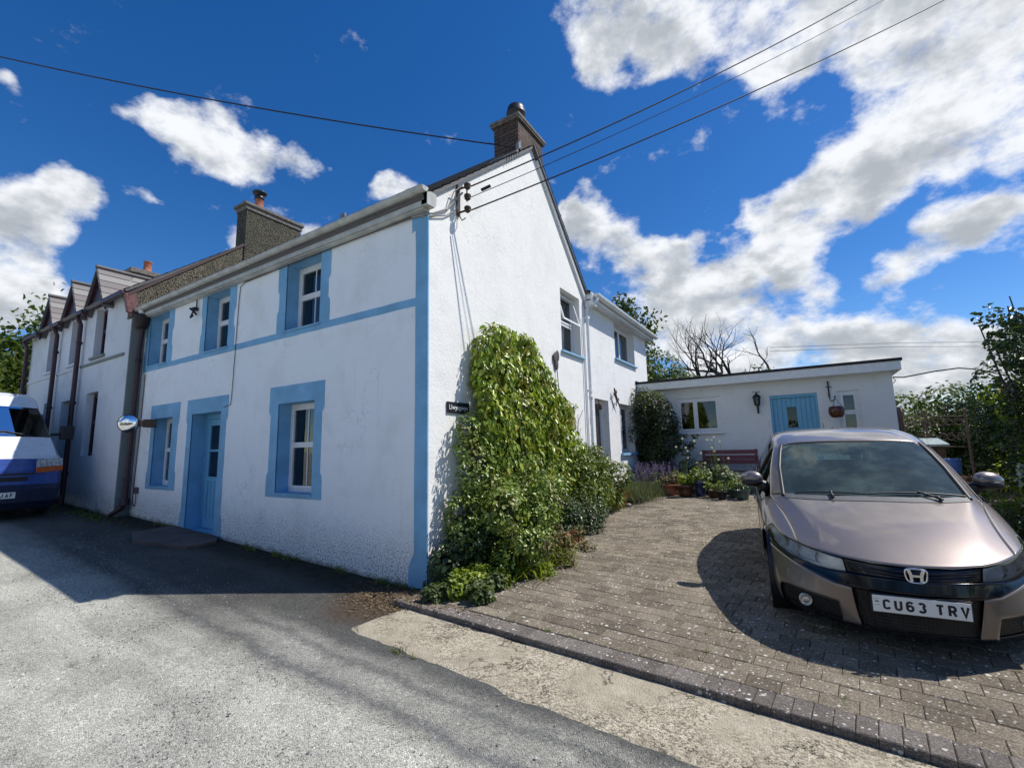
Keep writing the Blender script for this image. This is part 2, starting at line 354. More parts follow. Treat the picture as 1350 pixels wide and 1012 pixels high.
def m_ground():
    m, t, b, o = mat('gravelly_asphalt'); T = NT(t); P = geo(T); b.inputs['Roughness'].default_value = .92; b.inputs['Specular IOR Level'].default_value = .2
    sp = T.n('ShaderNodeSeparateXYZ'); T.l(P, sp.inputs[0]); X, Y = sp.outputs[0], sp.outputs[1]
    q = T.math('ADD', T.math('MULTIPLY', T.math('SUBTRACT', X, K0.x), KN.x), T.math('MULTIPLY', T.math('SUBTRACT', Y, K0.y), KN.y))
    wob = T.math('MULTIPLY_ADD', T.noise(P, .8, 4, .6), .34, -.17)
    wob2 = T.math('MULTIPLY_ADD', T.noise(P, 6, 5, .75), .22, -.11)
    qq = T.math('SUBTRACT', T.math('ADD', q, T.math('ADD', wob, wob2)), T.math('MULTIPLY', T.math('SUBTRACT', X, 1.5), .05))
    # tone across the road, from the garden wall outwards
    tone = T.ramp(T.mrange(q, -8, 0), [(0, 0.0), (1, 1.0)])
    r = T.n('ShaderNodeMapRange'); T.l(qq, r.inputs[0]); r.inputs[1].default_value = -2.2; r.inputs[2].default_value = 0.2
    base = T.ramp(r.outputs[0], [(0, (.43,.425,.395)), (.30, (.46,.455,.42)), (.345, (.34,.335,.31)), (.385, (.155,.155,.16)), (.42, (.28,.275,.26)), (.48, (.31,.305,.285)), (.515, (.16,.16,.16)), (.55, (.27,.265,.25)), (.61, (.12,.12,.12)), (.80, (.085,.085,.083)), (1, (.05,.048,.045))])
    # house shadow on the road painted deeper with darker asphalt
    road_shade = T.math('MULTIPLY', T.mrange(T.math('ADD', Y, wob2), -2.5, -1.1), T.mrange(X, .0, -1.6)); base = T.mix(road_shade, base, (.085,.084,.082))
    # coarse stones in the surface
    v = T.n('ShaderNodeTexVoronoi'); v.inputs['Scale'].default_value = 120; T.l(P, v.inputs['Vector']); s = T.n('ShaderNodeSeparateColor'); T.l(v.outputs['Color'], s.inputs[0])
    v2 = T.n('ShaderNodeTexVoronoi'); v2.inputs['Scale'].default_value = 55; T.l(P, v2.inputs['Vector']); s2 = T.n('ShaderNodeSeparateColor'); T.l(v2.outputs['Color'], s2.inputs[0])
    k = T.ramp(s.outputs[0], [(0, .62), (.5, 1.0), (.85, 1.15), (1, 1.45)]); c = T.mix(1.0, base, k, 'MULTIPLY')
    k2 = T.ramp(s2.outputs[0], [(0, .9), (.8, 1.04), (.95, 1.08), (1, 1.35)]); c = T.mix(1.0, c, k2, 'MULTIPLY')
    st_ = T.mrange(T.vor(P, .9, 'Distance'), .05, .13, .5, 0); c = T.mix(T.math('MULTIPLY', st_, T.mrange(T.noise(P, 9, 4, .7), .4, .6)), c, (.07,.065,.055))
    c = T.mix(1.0, c, (1.16, 1.15, 1.06), 'MULTIPLY'); mp_ = T.n('ShaderNodeMapping'); mp_.inputs['Rotation'].default_value = (0, 0, .12); mp_.inputs['Scale'].default_value = (.35, 2.6, 1); T.l(P, mp_.inputs['Vector']); c = T.mix(1.0, c, T.ramp(T.noise(mp_.outputs[0], 1.0, 6, .65), [(.35, .80), (.5, 1.0), (.65, 1.10)]), 'MULTIPLY')
    pt = T.ramp(T.noise(P, 1.1, 8, .72), [(.3, .66), (.5, 1.0), (.72, 1.22)]); c = T.mix(1.0, c, pt, 'MULTIPLY')
    # verge of soil and moss by the wall
    e = T.mrange(T.math('ADD', Y, wob2), -.75, -.25); xm = T.mrange(X, .2, -.3); vg = T.math('MULTIPLY', e, xm)
    soil = T.ramp(T.noise(P, 9, 6, .7), [(.3, (.018,.016,.012)), (.55, (.045,.038,.028)), (.68, (.035,.05,.018)), (.85, (.12,.105,.08))]); c = T.mix(vg, c, soil)
    # bare leaf litter by the corner, garden beyond the drive
    dxx = T.n('ShaderNodeVectorMath'); dxx.operation = 'DISTANCE'; T.l(P, dxx.inputs[0]); dxx.inputs[1].default_value = (-.15, -.55, 0)
    lit = T.mrange(T.math('ADD', dxx.outputs['Value'], wob2), .75, .3, 0, .9); c = T.mix(lit, c, T.ramp(T.noise(P, 30, 5, .8), [(.35, (.03,.02,.012)), (.6, (.13,.09,.06)), (.8, (.3,.24,.17))]))
    gr = T.math('MULTIPLY', T.mrange(X, 5.2, 5.8), T.mrange(Y, .5, 1.0)); c = T.mix(gr, c, T.ramp(T.noise(P, 5, 6, .7), [(.3, (.05,.042,.03)), (.7, (.16,.14,.105))]))
    far = T.mrange(Y, 12, 16); c = T.mix(far, c, T.ramp(T.noise(P, .6, 6, .7), [(.3, (.04,.07,.018)), (.7, (.075,.11,.03))]))
    T.l(c, b.inputs['Base Color'])
    hh = T.math('ADD', T.math('MULTIPLY', v.outputs['Distance'], -.8), T.math('MULTIPLY', T.noise(P, 220, 3, .7), .5))
    x = T.bump(T.noise(P, 14, 5, .7), .6, .02, None); T.bump(hh, 1.0, .010, b, x)
    return m
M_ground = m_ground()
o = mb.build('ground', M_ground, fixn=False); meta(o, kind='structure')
def kp(p, q, z): v = K0 + KD * p + KN * q; return (v.x, v.y, z)

# concrete strip in front of the kerb
def m_concrete():
    m, t, b, o = mat('worn_concrete'); T = NT(t); P = geo(T); b.inputs['Roughness'].default_value = .9; b.inputs['Specular IOR Level'].default_value = .2
    sp = T.n('ShaderNodeSeparateXYZ'); T.l(P, sp.inputs[0])
    c = T.ramp(T.noise(P, 4.5, 8, .8), [(.28, (.26,.225,.16)), (.5, (.40,.355,.265)), (.72, (.50,.45,.35))])
    v = T.n('ShaderNodeTexVoronoi'); v.inputs['Scale'].default_value = 85; T.l(P, v.inputs['Vector']); s = T.n('ShaderNodeSeparateColor'); T.l(v.outputs['Color'], s.inputs[0])
    ag = T.mrange(T.noise(P, 1.3, 3, .6), .4, .6)            # places where the aggregate shows
    c = T.mix(ag, c, T.mix(1.0, c, T.ramp(s.outputs[0], [(0, .35), (.5, .95), (1, 1.5)]), 'MULTIPLY'))
    st = T.mrange(T.noise(P, 16, 5, .8), .58, .72); c = T.mix(T.math('MULTIPLY', st, .30), c, (.14, .12, .09))
    ck = T.mrange(T.math('ABSOLUTE', T.math('SUBTRACT', T.noise(P, 1.05, 9, .68), .5)), .0, .006, 1, 0); ck = T.math('MULTIPLY', ck, T.mrange(T.noise(P, 1.6, 3), .50, .58)); c = T.mix(T.math('MULTIPLY', ck, .9), c, (.03,.024,.018))
    T.l(c, b.inputs['Base Color']); x = T.bump(T.noise(P, 12, 6, .75), .8, .015, None); x = T.bump(ck, .9, -.02, None, x); T.bump(T.math('ADD', v.outputs['Distance'], T.noise(P, 150, 3)), .8, -.006, b, x); return m
M_conc = m_concrete()
mb = MB(); ns = 90; P_ = []
for i in range(ns + 1):
    p = .12 + i * (7.4 / ns); row = []
    edge = -.70 - .01 * p + noise.noise(Vector((p * 1.3, 3, 0))) * .025 + noise.noise(Vector((p * 9, 9, 0))) * .02
    if p < .35: edge = max(edge, -.62 - (p - .12) * .7)
    for k in range(8):
        q = edge + (-.005 - edge) * k / 7
        zz = (.010 if k else -.01) + noise.noise(Vector((p * 4, q * 4, 1))) * .006
        row.append(kp(p + (noise.noise(Vector((q * 5, 1, p))) * .03 if i == 0 else 0), q, zz if i else -.01))
    P_ += row
mb.add(P_, [(i*8+k, (i+1)*8+k, (i+1)*8+k+1, i*8+k+1) for i in range(ns) for k in range(7)], 0, True)
o = mb.build('concrete_strip', M_conc); meta(o, kind='structure')
# block paving: every block a chamfered brick in one sheet
def m_paver(name, lo, hi):
    m, t, b, o = mat(name); T = NT(t); P = geo(T); b.inputs['Roughness'].default_value = .88; b.inputs['Specular IOR Level'].default_value = .2
    r = T.n('ShaderNodeNewGeometry').outputs['Random Per Island']; c = T.ramp(r, [(0, lo), (1, hi)])
    c = T.mix(1.0, c, T.ramp(T.noise(P, 2.2, 6, .75), [(.3, .72), (.6, 1.0), (.8, 1.25)]), 'MULTIPLY')
    v0 = T.n('ShaderNodeTexVoronoi'); v0.inputs['Scale'].default_value = 150; T.l(P, v0.inputs['Vector']); s0 = T.n('ShaderNodeSeparateColor'); T.l(v0.outputs['Color'], s0.inputs[0])
    c = T.mix(1.0, c, T.ramp(s0.outputs[0], [(0, .6), (.6, 1.0), (1, 1.55)]), 'MULTIPLY')
    # pale lichen spots of many sizes
    wp = T.n('ShaderNodeVectorMath'); wp.operation = 'ADD'; T.l(P, wp.inputs[0]); wn_ = T.n('ShaderNodeVectorMath'); wn_.operation = 'SCALE'; T.l(T.noise(P, 60, 2, .5, 'Color'), wn_.inputs[0]); wn_.inputs['Scale'].default_value = .012; T.l(wn_.outputs[0], wp.inputs[1])
    for sc_, lo_, hi_, thr in ((9, .09, .20, .40), (17, .12, .26, .36), (34, .14, .32, .40)):
        v = T.n('ShaderNodeTexVoronoi'); v.inputs['Scale'].default_value = sc_; T.l(wp.outputs[0], v.inputs['Vector']); s = T.n('ShaderNodeSeparateColor'); T.l(v.outputs['Color'], s.inputs[0])
        rad = T.math('MULTIPLY_ADD', s.outputs[0], hi_ - lo_ , lo_ * .6)
        f = T.math('MULTIPLY', T.math('LESS_THAN', v.outputs['Distance'], rad), T.math('GREATER_THAN', s.outputs[1], thr))
        c = T.mix(T.math('MULTIPLY', f, T.mrange(T.noise(P, 1.7, 3), .3, .55, .5, 1.0)), c, (.62, .60, .53))
    moss = T.mrange(T.noise(P, 7, 6, .8), .55, .72); c = T.mix(T.math('MULTIPLY', moss, .45), c, (.10, .10, .045))
    T.l(c, b.inputs['Base Color']); T.bump(T.math('ADD', T.noise(P, 160, 3, .7), T.noise(P, 25, 3)), .9, .006, b); return m
M_pave = m_paver('clay_grey_pavers', (.165, .137, .102), (.28, .238, .18)); M_kerb = m_paver('charcoal_kerb_blocks', (.15, .130, .115), (.228, .20, .178))
def block(mb, p0, p1, q0, q1, zf, h=.05, ch=.0045, jz=.002):
    g_ = .0014; p0 += g_; p1 -= g_; q0 += g_; q1 -= g_; dz = random.uniform(-jz, jz); ta, tb = random.uniform(-.008, .008), random.uniform(-.008, .008)
    def Z(p, q): return zf(p, q) + dz + (p - p0) * ta + (q - q0) * tb
    pv = [(p0, q0), (p1, q0), (p1, q1), (p0, q1)]; cv = [(p0+ch, q0+ch), (p1-ch, q0+ch), (p1-ch, q1-ch), (p0+ch, q1-ch)]
    vs = [kp(a, b, Z(a, b) - h) for a, b in pv] + [kp(a, b, Z(a, b) - ch) for a, b in pv] + [kp(a, b, Z(a, b)) for a, b in cv]
    mb.add(vs, [(0,1,5,4),(1,2,6,5),(2,3,7,6),(3,0,4,7),(4,5,9,8),(5,6,10,9),(6,7,11,10),(7,4,8,11),(8,9,10,11)])
def dzf(p, q): v = K0 + KD * p + KN * q; return drive_z(v.x, v.y)
mb = MB(); BW, BD = .2, .15; row = 0; q = .205
while q < 9.3:
    off = (row % 2) * BW * .5 + random.uniform(-.012, .012); p = -.9 + off
    while p < 6.6:
        w = BW; v = K0 + KD * (p + w/2) + KN * (q + BD/2)
        if v.x > .07 and v.y < 8.85 and v.x < 5.9 + max(0, v.y - 5) * .1: block(mb, p, p + w, q, q + BD, dzf)
        p += w
    q += BD; row += 1
o = mb.build('paved_driveway', M_pave, fixn=False); meta(o, kind='structure')
mb = MB(); p = -.02
while p < 7.4: block(mb, p, p + .10, 0, .2, lambda a, b: .060, h=.09, ch=.006, jz=.0015); p += .10
o = mb.build('kerb', M_kerb, fixn=False); meta(o, kind='structure')

# ------------------------------------------------------------------ window and wall builders
def frame_xf(plane, at, depthsign=1):
    """local (s, n, t): s along the wall, n outwards, t up"""
    if plane == 'F': return Matrix(((1, 0, 0, 0), (0, -1, 0, at), (0, 0, 1, 0), (0, 0, 0, 1)))      # faces -y
    if plane == 'G': return Matrix(((0, 1, 0, at), (1, 0, 0, 0), (0, 0, 1, 0), (0, 0, 0, 1)))       # faces +x
def wall_with_holes(mb, s0, s1, t0, t1, holes, reveal, m=0, mr=None, thick=None):
    S = sorted({s0, s1, *[h[0] for h in holes], *[h[1] for h in holes]}); Tt = sorted({t0, t1, *[h[2] for h in holes], *[h[3] for h in holes]})
    for i in range(len(S) - 1):
        for j in range(len(Tt) - 1):
            cs, ct = (S[i]+S[i+1])/2, (Tt[j]+Tt[j+1])/2
            if any(h[0] < cs < h[1] and h[2] < ct < h[3] for h in holes): continue
            mb.quad((S[i], 0, Tt[j]), (S[i+1], 0, Tt[j]), (S[i+1], 0, Tt[j+1]), (S[i], 0, Tt[j+1]), m)
    for a, b, c, d in [h[:4] for h in holes]:
        r = -reveal; k = m if mr is None else mr
        mb.quad((a, 0, c), (a, r, c), (a, r, d), (a, 0, d), k); mb.quad((b, 0, c), (b, 0, d), (b, r, d), (b, r, c), k)
        mb.quad((a, 0, d), (a, r, d), (b, r, d), (b, 0, d), k); mb.quad((a, 0, c), (b, 0, c), (b, r, c), (a, r, c), k)
def window(parent, X, s0, s1, t0, t1, n, lights, bars=(), fw=.055, name='window', matf=None, curtain_or_reflection=None, sashw=.04):
    """lights: list of (s0,s1,t0,t1) fractions; bars: list of ('v'|'h', light index, fraction)"""
    W_, H_ = s1 - s0, t1 - t0; fr = MB(X)
    def bx(a, b, c, d, n0, n1): fr.box(a, b, n0, n1, c, d, 0, .004)
    bx(s0, s0+fw, t0, t1, n-.06, n); bx(s1-fw, s1, t0, t1, n-.06, n); bx(s0+fw, s1-fw, t1-fw, t1, n-.06, n); bx(s0+fw, s1-fw, t0, t0+fw, n-.06, n)
    f = fr.build('window' if name is None else name, matf or M_pvc, parent)
    ia, ib, ic, id_ = s0+fw, s1-fw, t0+fw, t1-fw
    for li, (a, b, c, d) in enumerate(lights):
        A, B, C_, D_ = ia+(ib-ia)*a, ia+(ib-ia)*b, ic+(id_-ic)*c, ic+(id_-ic)*d
        sh = MB(X); w = sashw; n1 = n + .012
        sh.box(A, A+w, n-.045, n1, C_, D_, 0, .005); sh.box(B-w, B, n-.045, n1, C_, D_, 0, .005); sh.box(A+w, B-w, n-.045, n1, D_-w, D_, 0, .005); sh.box(A+w, B-w, n-.045, n1, C_, C_+w, 0, .005)
        for k, l2, fq in bars:
            if l2 != li: continue
            if k == 'v': x = A + w + (B-A-2*w)*fq; sh.box(x-.009, x+.009, n-.03, n-.008, C_+w, D_-w)
            else: z = C_ + w + (D_-C_-2*w)*fq; sh.box(A+w, B-w, n-.03, n-.008, z-.009, z+.009)
        sh.build('sash', matf or M_pvc, f)
        pn = MB(X); pn.box(A+w-.004, B-w+.004, n-.024, n-.018, C_+w-.004, D_-w+.004); pn.build('pane', M_glass, f)
    if curtain_or_reflection:
        for (a, b, c, d) in curtain_or_reflection:
            cm = MB(X); k = 14; pa = []
            for i in range(k + 1):
                x = s0 + W_*(a+(b-a)*i/k); pa.append((x, n-.16 + .018*math.sin(i*2.4), t0+H_*c)); pa.append((x, n-.16 + .018*math.sin(i*2.4), t0+H_*d))
            cm.add(pa, [(2*i, 2*i+2, 2*i+3, 2*i+1) for i in range(k)], 0, True); cm.build('curtain_or_reflection', M_pane_refl, f)
    return f
XF = frame_xf('F', 0.0); XG = frame_xf('G', 0.0)

# ------------------------------------------------------------------ the white cottage
cott = thing('cottage', 'white roughcast two-storey cottage with blue painted window surrounds and a blue corner band', 'cottage', (-4.0, 2.4, 0))
RX = -8.35
HF = [(-3.09, -2.19, 1.0, 2.36), (-7.47, -6.68, 1.0, 2.36), (-5.885, -4.83, .10, 2.36), (-3.03, -2.15, 3.50, 4.60), (-5.62, -4.78, 3.50, 4.60), (-8.10, -7.20, 3.50, 4.60)]
wb = MB(XF); wall_with_holes(wb, RX, 0, -.4, 4.72, HF, .32, 0, 1); wf = wb.build('wall', [M_wall, M_blue], cott, fixn=False)
# gable wall + rear side wall (plane x = 0 and a slight set-back for the rear wing)
HG = [(3.79, 4.72, 3.46, 4.73)]
wb = MB(XG); wall_with_holes(wb, 0, 4.96, -.4, 4.76, HG, .26, 0)
poly = [(0, 4.76), (4.96, 4.76), (4.96, 4.84), (2.80, 7.10), (.0, 4.80)]
wb.add([(a, 0, b) for a, b in poly], [(0, 1, 2, 3, 4)], 0)
wg = wb.build('wall', M_gable, cott, fixn=False)
HE = [(6.96, 8.59, 3.80, 4.74), (5.42, 6.28, .0, 2.66), (7.06, 8.15, 1.42, 2.66)]
XE = frame_xf('G', -.03)
wb = MB(XE); wall_with_holes(wb, 4.96, 9.78, -.2, 4.80, HE, .28, 0)
wb.quad((9.78, 0, -.2), (9.78, -4.2, -.2), (9.78, -4.2, 4.8), (9.78, 0, 4.8))
wb.quad((9.78, -4.2, -.2), (4.96, -4.2, -.2), (4.96, -4.2, 4.8), (9.78, -4.2, 4.8))
we = wb.build('wall', M_ext, cott, fixn=False)
wb = MB(); wb.quad((RX, 4.96, -.4), (RX, 4.96, 4.8), (0, 4.96, 4.8), (0, 4.96, -.4)); wb.quad((RX, 0, -.4), (RX, 4.96, -.4), (RX, 4.96, 4.8), (RX, 0, 4.8))
wb.add([(RX, 0, 4.8), (RX, 4.96, 4.8), (RX, 2.8, 7.1)], [(0, 1, 2)])
wb.quad((-8.3, .5, 2.62), (-.1, .5, 2.62), (-.1, 4.9, 2.62), (-8.3, 4.9, 2.62))
wb.build('wall', M_gable, cott, fixn=False)
# slate roofs: courses of individual slates on a deck
def slate_roof(mb, A, B, C_, D_, w=.28, h=.22, th=.012, m=0):
    """A,B eaves ends, D,C ridge ends"""
    A, B, C_, D_ = map(Vector, (A, B, C_, D_)); e = (B - A); s = (D_ - A); nrm_ = e.cross(s).normalized(); 
    if nrm_.z < 0: nrm_ = -nrm_
    nr = int(s.length / h); nc = int(e.length / w)
    for r in range(nr):
        for c in range(nc + 1):
            o_ = (r % 2) * .5; a0 = max(0, (c - o_) / nc); a1 = min(1, (c + 1 - o_) / nc)
            if a1 <= a0: continue
            f0, f1 = r / nr, min(1, (r + 1.25) / nr)
            def Pp(a, f, l): return A.lerp(B, a).lerp(D_.lerp(C_, a), f) + nrm_ * l
            g_ = .0035 / e.length * 1.0; k = random.uniform(0, .004)
            mb.add([tuple(Pp(a0+g_, f0, .006+th+k)), tuple(Pp(a1-g_, f0, .006+th+k)), tuple(Pp(a1-g_, f1, .003)), tuple(Pp(a0+g_, f1, .003)), tuple(Pp(a0+g_, f0, .002+k)), tuple(Pp(a1-g_, f0, .002+k))], [(0,1,2,3), (4,5,1,0)], m)
def deck(mb, A, B, C_, D_, t=.05, m=1):
    A, B, C_, D_ = map(Vector, (A, B, C_, D_)); n_ = (B - A).cross(D_ - A).normalized(); n_ = n_ if n_.z > 0 else -n_
    vs = [A, B, C_, D_]; vs = vs + [v - n_ * t for v in vs]; mb.add([tuple(v) for v in vs], [(0,1,2,3),(4,7,6,5),(0,4,5,1),(1,5,6,2),(2,6,7,3),(3,7,4,0)], m)
rb = MB(); e0, r0, b0 = (-.16, 4.735), (2.80, 7.17), (5.12, 4.86)
deck(rb, (RX, e0[0], e0[1]), (.05, e0[0], e0[1]), (.05, r0[0], r0[1]), (RX, r0[0], r0[1])); slate_roof(rb, (RX, e0[0], e0[1]), (.07, e0[0], e0[1]), (.07, r0[0], r0[1]), (RX, r0[0], r0[1]))
deck(rb, (.08, b0[0], b0[1]), (RX, b0[0], b0[1]), (RX, r0[0], r0[1]), (.08, r0[0], r0[1])); slate_roof(rb, (.09, b0[0], b0[1]), (RX, b0[0], b0[1]), (RX, r0[0], r0[1]), (.09, r0[0], r0[1]))
# rear wing roof: eaves along y, ridge parallel
deck(rb, (.16, 4.98, 4.93), (.16, 9.92, 4.93), (-2.1, 9.92, 6.25), (-2.1, 4.98, 6.25)); slate_roof(rb, (.17, 4.98, 4.94), (.17, 9.94, 4.94), (-2.1, 9.94, 6.26), (-2.1, 4.98, 6.26))
deck(rb, (-4.4, 9.92, 4.93), (-4.4, 4.98, 4.93), (-2.1, 4.98, 6.25), (-2.1, 9.92, 6.25))
rb.tube([(RX, 2.8, 7.19), (-.55, 2.8, 7.19)], .06, 8, 1)
roof = rb.build('roof', [M_slate, M_slate], cott, fixn=False)
wb = MB(); wb.add([(-.03, 9.78, 4.8), (-4.25, 9.78, 4.8), (-2.1, 9.78, 6.2)], [(0, 1, 2)]); wb.build('wall', M_ext, cott)
# verge board of the rear slope, front verge fillet
vb = MB()
vb.prism([(2.95, 6.90), (5.02, 4.72), (5.02, 4.86), (2.95, 7.03)], .004, .05, lambda a, b, t: (t, a, b))
vb.prism([(5.0, 4.66), (5.24, 4.66), (5.24, 4.92), (5.0, 4.92)], .004, .2, lambda a, b, t: (t, a, b))
vb.build('bargeboard', M_pvcgut, cott)
# front eaves: fascia, soffit, half-round gutter, box end
fb = MB(); fb.box(RX, .0, -.10, -.004, 4.61, 4.74, 0, .004); fb.box(RX, .10, -.13, -.102, 4.63, 4.79)
fb.prism([(-.13, 4.64), (0.02, 4.64), (.05, 4.69), (.05, 4.83), (-.05, 4.83), (-.13, 4.79)], .002, .09, lambda a, b, t: (t, a, b))
fb.build('fascia', M_gutter, cott)
def gutter(parent, A, B, r, m, upn, seg=1.9, lip=True):
    """half-round gutter from A to B, open side up; upn: outward horizontal"""
    A, B, o_ = Vector(A), Vector(B), Vector(upn); g_ = MB(); n = 12
    prof = [(-math.cos(PI*k/n)*r, -math.sin(PI*k/n)*r) for k in range(n+1)]
    prof = [(-r, .012)] + prof + [(r + .004, .012), (r + .004, .004)]
    def sec(P0, k=1.0): return [P0 + o_ * (a*k) + Vector((0, 0, b*k)) for a, b in prof]
    s0, s1 = sec(A), sec(B); m_ = len(prof)
    g_.add([tuple(v) for v in s0 + s1], [(i, i+1, m_+i+1, m_+i) for i in range(m_-1)], 0, True)
    si0, si1 = sec(A, .93), sec(B, .93); g_.add([tuple(v) for v in si0 + si1], [(i, i+1, m_+i+1, m_+i) for i in range(m_-1)], 0, True)
    g_.add([tuple(v) for v in s0], [tuple(range(m_))]); g_.add([tuple(v) for v in s1], [tuple(range(m_))])
    Ld = (B - A).length; d = (B - A) / Ld; x = seg * .6
    while x < Ld:
        c0, c1 = sec(A + d * (x-.035), 1.09), sec(A + d * (x+.035), 1.09); g_.add([tuple(v) for v in c0 + c1], [(i, i+1, m_+i+1, m_+i) for i in range(m_-1)], 0, True); x += seg
    return g_.build('gutter', m, parent, fixn=False)
gutter(cott, (RX - .02, -.19, 4.795), (.12, -.19, 4.82), .056, M_gutter, (0, -1, 0), 1.25)
gutter(cott, (.255, 5.05, 4.895), (.255, 9.98, 4.875), .065, M_pvcgut, (1, 0, 0), 1.8)
fb = MB(); fb.box(-.03, .18, 5.0, 9.93, 4.765, 4.79); fb.box(.16, .188, 4.98, 9.94, 4.76, 4.935); fb.build('fascia', M_pvcgut, cott)
# blue painted surrounds, band and corner strip (masonry paint on raised plaster)
def plate(parent, X, poly, n0, n1, m, name='painted_surround'):
    p_ = MB(X); p_.prism(poly, n0, n1, lambda a, b, t: (a, t, b)); return p_
def surround(s0, s1, t0, t1, o0, o1, u0, u1, mid=.045, sill=True, full_bottom=False):
    """s,t = opening, o,u = outer edges"""
    g_ = MB(XF); e0 = u0 + .30 if not full_bottom else u0 + .32; e1 = u1 - .38; j = lambda: random.uniform(-.006, .006)
    n0, n1 = -.01, .007
    Lp = [(o0, u0), (s0, u0), (s0, u1), (o0, u1), (o0+j(), e1), (o0+mid*.5, e1-.05), (o0+mid, e1-.07), (o0+mid+j(), (e0+e1)/2), (o0+mid, e0+.07), (o0+mid*.4, e0+.04), (o0+j(), e0)]
    Rp = [(s1, u0), (o1, u0), (o1+j(), e0), (o1-mid*.4, e0+.04), (o1-mid, e0+.07), (o1-mid+j(), (e0+e1)/2), (o1-mid, e1-.07), (o1-mid*.5, e1-.05), (o1+j(), e1), (o1, u1), (s1, u1)]
    for p in (Lp, Rp, [(s0, t1), (s1, t1), (s1, u1), (s0, u1)]): g_.prism(p, n0, n1, lambda a, b, t: (a, t, b))
    if sill: g_.prism([(s0, u0), (s1, u0), (s1, t0), (s0, t0)], n0, n1, lambda a, b, t: (a, t, b)); 
    return g_
sg = surround(-3.09, -2.19, 1.0, 2.36, -3.335, -1.965, .945, 2.635); sg.box(-3.10, -2.18, -.30, .025, .985, 1.012); sg.build('window_surround', M_blue, cott)
sg = surround(-7.47, -6.68, 1.0, 2.36, -7.68, -6.40, .945, 2.635); sg.box(-7.48, -6.67, -.30, .02, .985, 1.012); sg.build('window_surround', M_blue, cott)
sg = surround(-5.885, -4.83, .26, 2.36, -6.10, -4.60, .20, 2.635, sill=False, full_bottom=True); sg.build('door_surround', M_blue, cott)
for a, b, o0, o1 in ((-3.03, -2.15, -3.26, -1.92), (-5.62, -4.78, -5.80, -4.56), (-8.10, -7.20, -8.30, -6.97)):
    sg = surround(a, b, 3.5, 4.60, o0, o1, 3.512, 4.608, sill=False); sg.box(a-.02, b+.03, -.28, .03, 3.485, 3.513)
    sg.build('window_surround', M_blue, cott)
sg = MB(XF)
xs = [-8.30 + i * .25 for i in range(34)]; up = [(x, 3.51 + noise.noise(Vector((x*3, 0, 0))) * .008) for x in xs if x < -.2] + [(-.205, 3.51)]
lo = [(x, 3.405 + noise.noise(Vector((x*3, 5, 0))) * .008) for x in xs if x < -.2] + [(-.205, 3.402)]
sg.prism(up[::-1] + lo, -.01, .0062, lambda a, b, t: (a, t, b)); sg.build('painted_band', M_blue, cott)
sg = MB(XF); E = [(0.004, -.05), (-.30, -.05), (-.285, .22), (-.25, .32), (-.20, .40), (-.205, 1.2), (-.20, 2.2), (-.205, 3.38), (-.2, 4.0), (-.21, 4.4), (-.25, 4.42), (-.27, 4.39), (-.275, 4.61), (.004, 4.61)]
sg.prism(E, -.012, .0085, lambda a, b, t: (a, t, b)); sg.build('corner_band', M_blue, cott)
# façade windows
TWO = [(0, 1, 0, .53), (0, 1, .53, 1)]
b6 = (('v', 0, .5), ('v', 1, .5), ('h', 0, .5), ('h', 1, .5))
window(cott, XF, -3.09, -2.19, 1.012, 2.36, -.21, TWO, (('v', 0, .5), ('v', 1, .5)), curtain_or_reflection=[(.36, .98, .70, .95), (.36, 1.0, .24, .45)])  # white strips stand for the house across the road reflected in the panes
window(cott, XF, -7.47, -6.68, 1.012, 2.36, -.21, TWO, (('v', 0, .5), ('v', 1, .5)))
for a, b in ((-3.03, -2.15), (-5.62, -4.78), (-8.10, -7.20)): window(cott, XF, a, b, 3.513, 4.60, -.21, TWO, (('v', 0, .5), ('v', 1, .5)), sashw=.045)
# gable and wing windows
window(cott, XG, 3.79, 4.72, 3.46, 4.73, -.17, [(0, 1, 0, .5), (0, 1, .52, 1)], (), curtain_or_reflection=None)
window(cott, XE, 6.96, 8.59, 3.80, 4.74, -.17, [(0, .5, 0, 1), (.5, 1, 0, 1)], ())
window(cott, XE, 7.06, 8.15, 1.42, 2.66, -.17, [(0, .48, 0, 1), (.5, 1, 0, 1)], ())
for bx_ in ((-.16, .055, 3.74, 4.84, 3.42, 3.46), (-.19, .035, 6.90, 8.66, 3.755, 3.80), (-.19, .05, 6.98, 8.25, 1.36, 1.42)): sb_ = MB(); sb_.box(*bx_, 0, .006); sb_.build('window_sill', M_blue2, cott)
# open top light of the gable window
tl = MB(); a = .13
for (y0, y1, z0, z1) in ((3.86, 4.65, 4.10, 4.14), (3.86, 4.65, 4.63, 4.67), (3.86, 3.90, 4.14, 4.63), (4.61, 4.65, 4.14, 4.63)):
    k0, k1 = (4.67 - z0) * .28, (4.67 - z1) * .28
    tl.add([(-.15+k0, y0, z0), (-.12+k0, y0, z0), (-.12+k0, y1, z0), (-.15+k0, y1, z0), (-.15+k1, y0, z1), (-.12+k1, y0, z1), (-.12+k1, y1, z1), (-.15+k1, y1, z1)], [(0,3,2,1),(4,5,6,7),(0,1,5,4),(1,2,6,5),(2,3,7,6),(3,0,4,7)])
tl.build('opened_top_light', M_pvc, cott)
